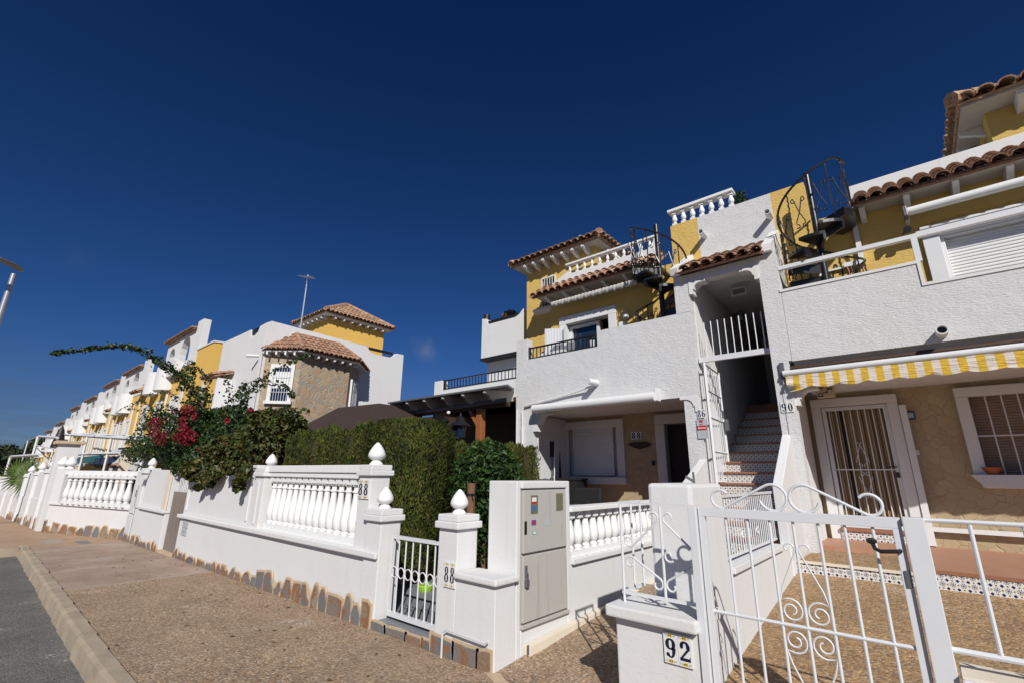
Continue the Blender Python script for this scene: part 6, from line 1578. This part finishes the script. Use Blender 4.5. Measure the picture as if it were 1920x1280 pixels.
# small things lying about
me_ = MB()
for _ in range(70):
    x = R.uniform(-13, -3.5); y_ = R.uniform(2.0, 3.2) if R.random() < .7 else R.uniform(1.4, 3.2); an_ = R.uniform(0, 6.28); s_ = R.uniform(.012, .035)
    z_ = gz(x)+.006; me_.add([(x-cos(an_)*s_, y_-sin(an_)*s_, z_), (x+sin(an_)*s_*.5, y_-cos(an_)*s_*.5, z_+.008), (x+cos(an_)*s_, y_+sin(an_)*s_, z_+.002), (x-sin(an_)*s_*.5, y_+cos(an_)*s_*.5, z_+.01)], [(0, 1, 2, 3)])
o_ = obj('fallen_leaves', me_, bpy.data.materials['dry_leaves'], None); tag(o_, 'dry leaves scattered on the pavement along the street wall', 'leaves'); o_['kind'] = 'stuff'
kb = MB().prism([(-3.08, 3.27, -.02), (-2.96, 3.22, -.02), (-2.0, 2.74, -.02), (-2.0, 2.83, -.02), (-2.96, 3.34, -.02)], (0, 0, .032)); struct('mortar_edging', kb, MORTAR)
# ================================================================ street lamp
LZ = 8.9
c = at(27, 512, 'z', LZ)
lp = thing('street_lamp', 'slim grey street lamp with flat curved head at the left edge', 'street lamp', (c.x, c.y, 0))
obj('pole', MB().tube([(c.x, c.y, -.3), (c.x, c.y, LZ-.05)], [.13, .085], 12), LAMPM, lp, True)
h = [at(px, py, 'z', LZ) for px, py in ((38, 509), (22, 500), (0, 492), (-40, 486))]
hm = MB(); pr_ = [.16, .26, .28, .2]
vs = []
for i, p in enumerate(h):
    p = Vector((p.x, p.y, LZ+.02+.03*i)); d = (h[min(3, i+1)]-h[max(0, i-1)]).normalized(); s_ = d.cross(EZ).normalized()
    for sg, dz_ in ((-1, 0), (-.6, .07), (.6, .07), (1, 0), (.6, -.03), (-.6, -.03)): vs.append(p+s_*(pr_[i]*sg*.8)+EZ*dz_)
hm.add(vs, [(i*6+k, i*6+(k+1) % 6, (i+1)*6+(k+1) % 6, (i+1)*6+k) for i in range(3) for k in range(6)]+[(5, 4, 3, 2, 1, 0), (18, 19, 20, 21, 22, 23)])
obj('head', hm, BRONZE, lp)
SKYTINT=[(0,(.55,.68,.90)),(.25,(.34,.64,1.05)),(.8,(.13,.45,.84))]; CLOUDC=(4,4.4,5.2); HAZEC=(1.7,2.0,2.8); SKYS=.05; SUNE=4.6
# ================================================================ sky, sun, render
SUN = Vector((.95, -.92, .95)).normalized()
w = bpy.data.worlds.new("World"); scene.world = w; w.use_nodes = True
nt = w.node_tree; bg = nt.nodes['Background']
sky = N(nt, 'ShaderNodeTexSky', sky_type='NISHITA', sun_disc=False)
sky.sun_elevation = math.asin(SUN.z); sky.sun_rotation = atan2(SUN.x, SUN.y); sky.altitude = 0
sky.air_density = .75; sky.dust_density = .25; sky.ozone_density = 4.5
tc = N(nt, 'ShaderNodeTexCoord')
# faint clouds: one wisp over the neighbouring roof, haze banks near the horizon
def cloud(px, py, inner, outer, amount, seed):
    d = (at(px, py, 'y', 50)-CAMLOC).normalized()
    vn = N(nt, 'ShaderNodeTexNoise'); vn.inputs['Scale'].default_value = 14+seed; vn.inputs['Detail'].default_value = 7
    nt.links.new(tc.outputs['Generated'], vn.inputs['Vector'])
    dp = N(nt, 'ShaderNodeVectorMath', operation='DISTANCE'); dp.inputs[1].default_value = d
    nt.links.new(tc.outputs['Generated'], dp.inputs[0])
    f = math_(nt, 'ADD', dp.outputs['Value'], math_(nt, 'MULTIPLY', math_(nt, 'SUBTRACT', vn.outputs['Fac'], .5), outer*1.6))
    mr = N(nt, 'ShaderNodeMapRange', interpolation_type='SMOOTHSTEP')
    mr.inputs['From Min'].default_value = inner; mr.inputs['From Max'].default_value = outer; mr.inputs['To Min'].default_value = amount; mr.inputs['To Max'].default_value = 0
    nt.links.new(f, mr.inputs['Value']); return mr.outputs[0]
s0 = N(nt, 'ShaderNodeSeparateXYZ'); nt.links.new(tc.outputs['Generated'], s0.inputs[0])
tint = mix(nt, 1, sky.outputs[0], ramp(nt, s0.outputs[2], SKYTINT), 'MULTIPLY')
c1 = mix(nt, cloud(802, 652, -.03, .036, .85, 8), tint, CLOUDC)
c2 = mix(nt, cloud(138, 487, -.03, .03, .07, 5), c1, CLOUDC)
s = N(nt, 'ShaderNodeSeparateXYZ'); nt.links.new(tc.outputs['Generated'], s.inputs[0])
mp = N(nt, 'ShaderNodeMapping'); mp.inputs['Scale'].default_value = (3, 3, 26); nt.links.new(tc.outputs['Generated'], mp.inputs['Vector'])
bn = noise(nt, mp.outputs[0], 3, 6, .6)
mr = N(nt, 'ShaderNodeMapRange', interpolation_type='SMOOTHSTEP'); mr.inputs['From Min'].default_value = .0; mr.inputs['From Max'].default_value = .22; mr.inputs['To Min'].default_value = 1; mr.inputs['To Max'].default_value = 0
nt.links.new(s.outputs[2], mr.inputs['Value'])
hz = math_(nt, 'MULTIPLY', mr.outputs[0], ramp(nt, bn, [(.35, (.15, .15, .15)), (.7, (.75, .75, .75))]))
c3 = mix(nt, hz, c2, HAZEC)
nt.links.new(c3, bg.inputs['Color']); bg.inputs['Strength'].default_value = SKYS
sl = bpy.data.lights.new('sun', 'SUN'); sl.energy = SUNE; sl.angle = radians(.53); sl.color = (1, .965, .91)
so = bpy.data.objects.new('sun', sl); COL.objects.link(so); so.rotation_euler = SUN.to_track_quat('Z', 'Y').to_euler(); so.location = (5, -5, 12)
scene.render.engine = 'CYCLES'
scene.view_settings.view_transform = 'Standard'; scene.view_settings.look = 'None'; scene.view_settings.exposure = 0; scene.view_settings.gamma = 1
scene.render.resolution_x = 1024; scene.render.resolution_y = 682
scene.cycles.max_bounces = 6; scene.cycles.diffuse_bounces = 2
